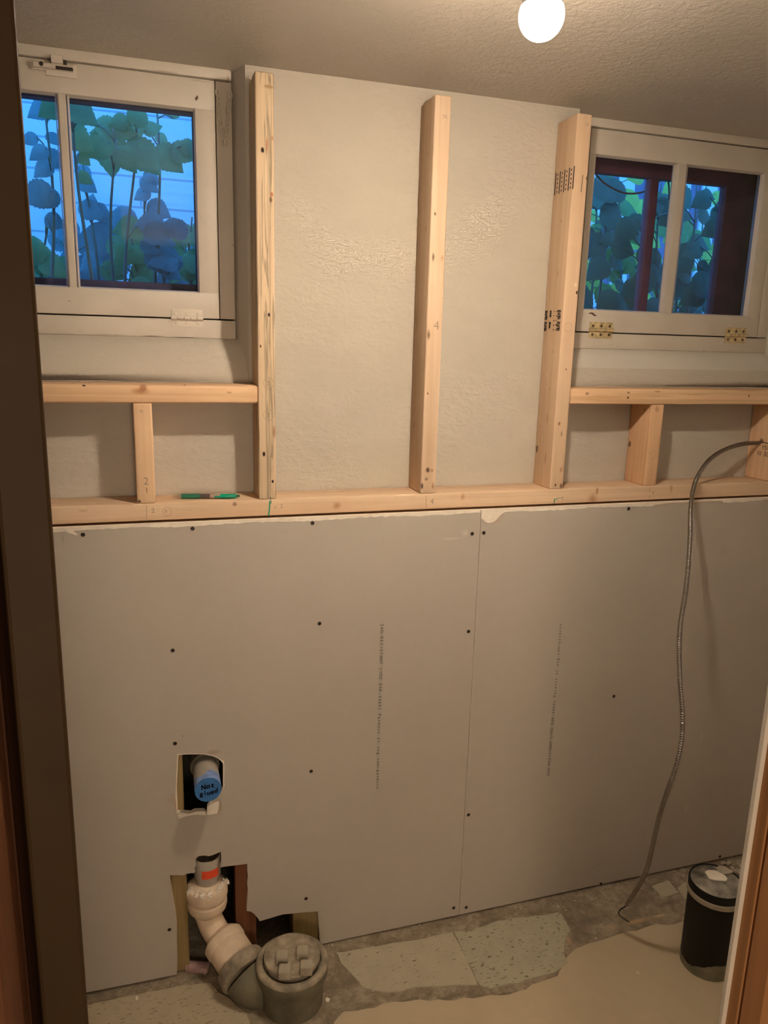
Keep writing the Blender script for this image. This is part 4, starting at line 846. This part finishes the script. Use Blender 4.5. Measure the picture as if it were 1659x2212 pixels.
# ================================================================== OUTSIDE
b = BM(); box(b, (-3, .305, 1.40), (6.5, 6, 1.53)); struct('ground_outside', b, M['soil'])
b = BM(); box(b, (-2.2, 1.45, 1.40), (1.35, 1.60, 3.6)); o = mesh_obj('garden_wall', b, M['block']); tag(o, 'white-painted block wall outside the left window, behind the plants', 'wall')
fe = empty('picket_fence', (2.0, 3.2, 1.53)); tag(fe, 'pale board fence outside the right window, behind dense leaves', 'fence')
for k in range(16):
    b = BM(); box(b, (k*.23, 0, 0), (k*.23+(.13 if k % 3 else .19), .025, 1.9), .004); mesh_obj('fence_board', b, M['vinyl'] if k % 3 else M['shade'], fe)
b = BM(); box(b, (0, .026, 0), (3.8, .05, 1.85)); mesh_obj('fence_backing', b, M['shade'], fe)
def leaf(bm, c_, d, nrm, s, mi=0, teeth=9):
    """serrated heart-shaped leaf: c_ base, d direction, nrm facing"""
    d = d.normalized(); sd = d.cross(nrm).normalized(); up = sd.cross(d).normalized()
    prev = None; L = s
    mids = []; lefts = []; rights = []
    for k in range(teeth*2+1):
        t = k/(teeth*2); w = s*.48*math.sin(math.pi*min(1, t**.62))*(1.0 if k % 2 else .89)+.0005
        back = -.10*s*(1-min(1, t*4)) if t < .25 else 0
        mids.append(bm.verts.new(c_+d*(t*L)-up*(s*.22*t*t)))
        lefts.append(bm.verts.new(c_+d*(t*L+back)+sd*w-up*(s*.22*t*t)-up*s*.03)); rights.append(bm.verts.new(c_+d*(t*L+back)-sd*w-up*(s*.22*t*t)-up*s*.045))
    for k in range(teeth*2):
        f = bm.faces.new((mids[k], mids[k+1], lefts[k+1], lefts[k])); f.material_index = mi
        f = bm.faces.new((mids[k], rights[k], rights[k+1], mids[k+1])); f.material_index = mi
def plant(x, y, h, spec, label, group, seed, mats, lean=0):
    """spec: list of (height fraction, azimuth, size, droop)"""
    rn = random.Random(seed); base = Vector((x, y, 1.53)); r = empty('garden_plant', base); tag(r, label, 'plant', group)
    top = Vector((lean, rn.uniform(-.03, .03), h)); pts = [top*t+Vector((.015*math.sin(t*5+seed), 0, 0)) for t in [k/8 for k in range(9)]]
    b = BM(); tube(b, pts, [.0055-.0004*k for k in range(9)], 8)
    lb = BM()
    for t, az, s, dr_ in spec:
        i = min(7, int(t*8)); p0 = pts[i]+(pts[i+1]-pts[i])*(t*8-i)
        d = Vector((math.cos(az), math.sin(az)*.6, -dr_)).normalized()
        pet = p0+Vector((d.x, d.y, .25))*s*.45
        tube(b, [p0, (p0+pet)/2+Vector((0, 0, .006)), pet], .0018, 6)
        nr = Vector((rn.uniform(-.4, .4), -1.0, rn.uniform(.1, .9))).normalized()
        leaf(lb, pet, d, nr, s)
    mesh_obj('stem', b, M['stem'], r, smooth=True); mesh_obj('leaves', lb, mats, r)
    return r
# plants seen through window 1: leaves set on each stem at the heights where the photo shows them
def wplant(pxs, Y, leaves, seed, label, group, mat):
    """pxs: (x_bottom, x_top, y_top) of the stem in the photo; leaves: (x, y, size_m, azimuth, droop)"""
    bot = at(pxs[0], 640, 1, Y); top = at(pxs[1], pxs[2], 1, Y)
    base = Vector((bot.x, Y, 1.53)); r = empty('garden_plant', base); tag(r, label, 'plant', group); rn = random.Random(seed)
    tp = top-base; pts = [tp*t+Vector((.01*math.sin(t*5+seed), 0, 0)) for t in [k/10 for k in range(11)]]
    b = BM(); tube(b, pts, [.0058-.00035*k for k in range(11)], 8); lb = BM()
    for (lx, ly, s, az, dr_) in leaves:
        yy = Y+rn.uniform(-.06, .05); c_ = at(lx, ly, 1, yy)-base
        t = max(.02, min(.98, (c_.z-.04)/tp.z)); i = min(9, int(t*10)); p0 = pts[i]+(pts[i+1]-pts[i])*(t*10-i)
        d = Vector((math.cos(az), -.15, -dr_)).normalized(); st = c_-d*s*.5
        tube(b, [p0, (p0+st)/2+Vector((0, 0, .008)), st], .0019, 6)
        nr = Vector((rn.uniform(-.35, .35), -1.0, rn.uniform(.0, .5))).normalized(); leaf(lb, st, d, nr, s)
    mesh_obj('stem', b, M['stem'], r, smooth=True); mesh_obj('leaves', lb, mat, r, smooth=True)
    return r
G1 = 'garden plants outside the left window'; L1t = 'tall serrated-leaf garden plant close outside the left window'
wplant((195, 160, 190), .52, [(178, 240, .085, -.4, .5), (160, 232, .07, 3.4, .3), (168, 298, .085, -.2, .7), (110, 232, .07, 3.2, .6), (182, 345, .035, 0, 1), (185, 385, .04, 0, .5)], 1, 'tall plant with big leaves hanging across the white bar of the left window', G1, M['leaf1'])
wplant((245, 245, 300), .60, [(240, 330, .115, 4.9, 1.2), (208, 320, .07, 3.6, .5), (240, 275, .07, .1, .2), (270, 282, .06, .4, .1), (275, 345, .07, .6, .9), (215, 285, .05, 3, 0)], 2, 'tall plant with the largest drooping serrated leaf, upper middle of the left window', G1, M['leaf1'])
wplant((270, 288, 270), .64, [(315, 340, .10, -.2, .9), (290, 272, .075, .8, -.5), (300, 245, .06, 1.2, -1), (255, 262, .05, 3, .2), (272, 490, .075, 2.5, .2)], 3, 'tall plant whose top leaves cross the middle of the left window pane', G1, M['leaf1'])
wplant((340, 335, 230), .70, [(368, 345, .085, -.3, .8), (330, 275, .05, .4, -.4), (352, 300, .04, .4, .6), (398, 330, .07, .1, .3), (412, 318, .05, 0, .1), (375, 235, .045, 1.4, -1)], 4, 'tall plant with leaves along the right edge of the left window pane', G1, M['leaf1'])
wplant((110, 100, 220), .62, [(85, 235, .07, 3.0, .5), (118, 300, .04, 0, .7), (80, 330, .05, 3, .6), (118, 345, .06, 0, .5), (90, 365, .055, 3.3, .7), (62, 300, .04, 3, .4), (100, 430, .06, 3, .6), (75, 420, .08, 3.1, .3), (120, 480, .05, .2, .5)], 5, 'tall small-leaved plant filling the narrow leftmost pane of the left window', G1, M['leaf2'])
wplant((210, 185, 330), .85, [(185, 375, .05, 0, 1), (190, 400, .055, 0, .7), (200, 455, .07, .5, .3), (195, 440, .06, 1.4, -1), (220, 460, .06, .3, .6), (230, 520, .11, 0, .6), (205, 560, .12, 3.2, .6)], 6, 'thin plant with small dark leaves just right of the white bar of the left window', G1, M['leaf2'])
wplant((320, 318, 370), .9, [(305, 420, .05, 3, .5), (330, 385, .05, .3, .6), (325, 400, .055, 0, .8), (345, 455, .07, .4, .5), (300, 520, .08, 3, .4), (310, 500, .09, 3.1, .5), (345, 500, .1, .1, .5)], 7, 'thin dark-leaved plant standing at the centre of the left window pane', G1, M['leaf2'])
rn = random.Random(21)
for j, (xb, xt, Y) in enumerate([(90, 100, .75), (150, 140, .95), (235, 240, 1.0), (290, 285, .8), (350, 345, .7), (385, 395, .95), (415, 410, .8)]):
    lv = []
    top = 470+rn.uniform(-20, 30)
    for k in range(12):
        ly = rn.uniform(top+10, 625); lv.append((xb+rn.uniform(-45, 45), ly, rn.uniform(.045, .095), rn.choice([0, 3.14])+rn.uniform(-.6, .6), rn.uniform(.1, .9)))
    wplant((xb, xt, top), Y, lv, 40+j, 'bushy low garden plant filling the lower part of the left window', 'low plants outside the left window', M['leaf1'] if j % 3 == 0 else M['leaf2'])
G2 = 'garden plants outside the right window'; L2t = 'dense leafy garden plant close outside the right window'
G3 = 'near plants outside the right window'; L2n = 'leafy garden plant pressed close against the right window'; L2t = 'leafy garden plant further off behind the right window'; RP = []
for j, (xb, xt, Y, yt) in enumerate([(1300, 1310, .7, 345), (1345, 1340, .9, 360), (1375, 1400, .6, 400), (1425, 1430, .75, 380), (1470, 1480, .95, 400), (1500, 1500, .7, 390), (1540, 1560, .6, 395), (1330, 1325, 1.4, 350), (1400, 1410, 1.6, 380), (1450, 1460, 1.3, 370), (1520, 1525, 1.5, 380), (1580, 1590, 1.2, 380), (1290, 1285, 1.1, 350)]):
    lv = []; rn = random.Random(60+j)
    for k in range(15):
        f = rn.random()**.6; ly = yt+15+f*(675-yt-15); lv.append((xb+(xt-xb)*(1-f)+rn.uniform(-55, 55), ly, rn.uniform(.045, .105), rn.choice([0, 3.14, 0])+rn.uniform(-.5, .5), rn.uniform(.1, .9)))
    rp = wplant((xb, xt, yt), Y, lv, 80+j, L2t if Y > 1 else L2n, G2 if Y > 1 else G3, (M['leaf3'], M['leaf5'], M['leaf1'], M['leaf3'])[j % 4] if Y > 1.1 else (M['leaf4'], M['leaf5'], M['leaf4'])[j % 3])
    RP.append(rp)
# bowed bare branch across the upper left of window 2
tw = [at(x, y, 1, .42) for x, y in [(1284, 372), (1305, 395), (1340, 414), (1370, 418), (1400, 410), (1440, 385)]]
tw.append(Vector((RP[3].location.x, RP[3].location.y, tw[-1].z+.01)))
b = BM(); tube(b, [p_-RP[3].location for p_ in catmull(tw, 6)], .0028, 8); mesh_obj('bare_branch', b, M['redwood'], RP[3], smooth=True)
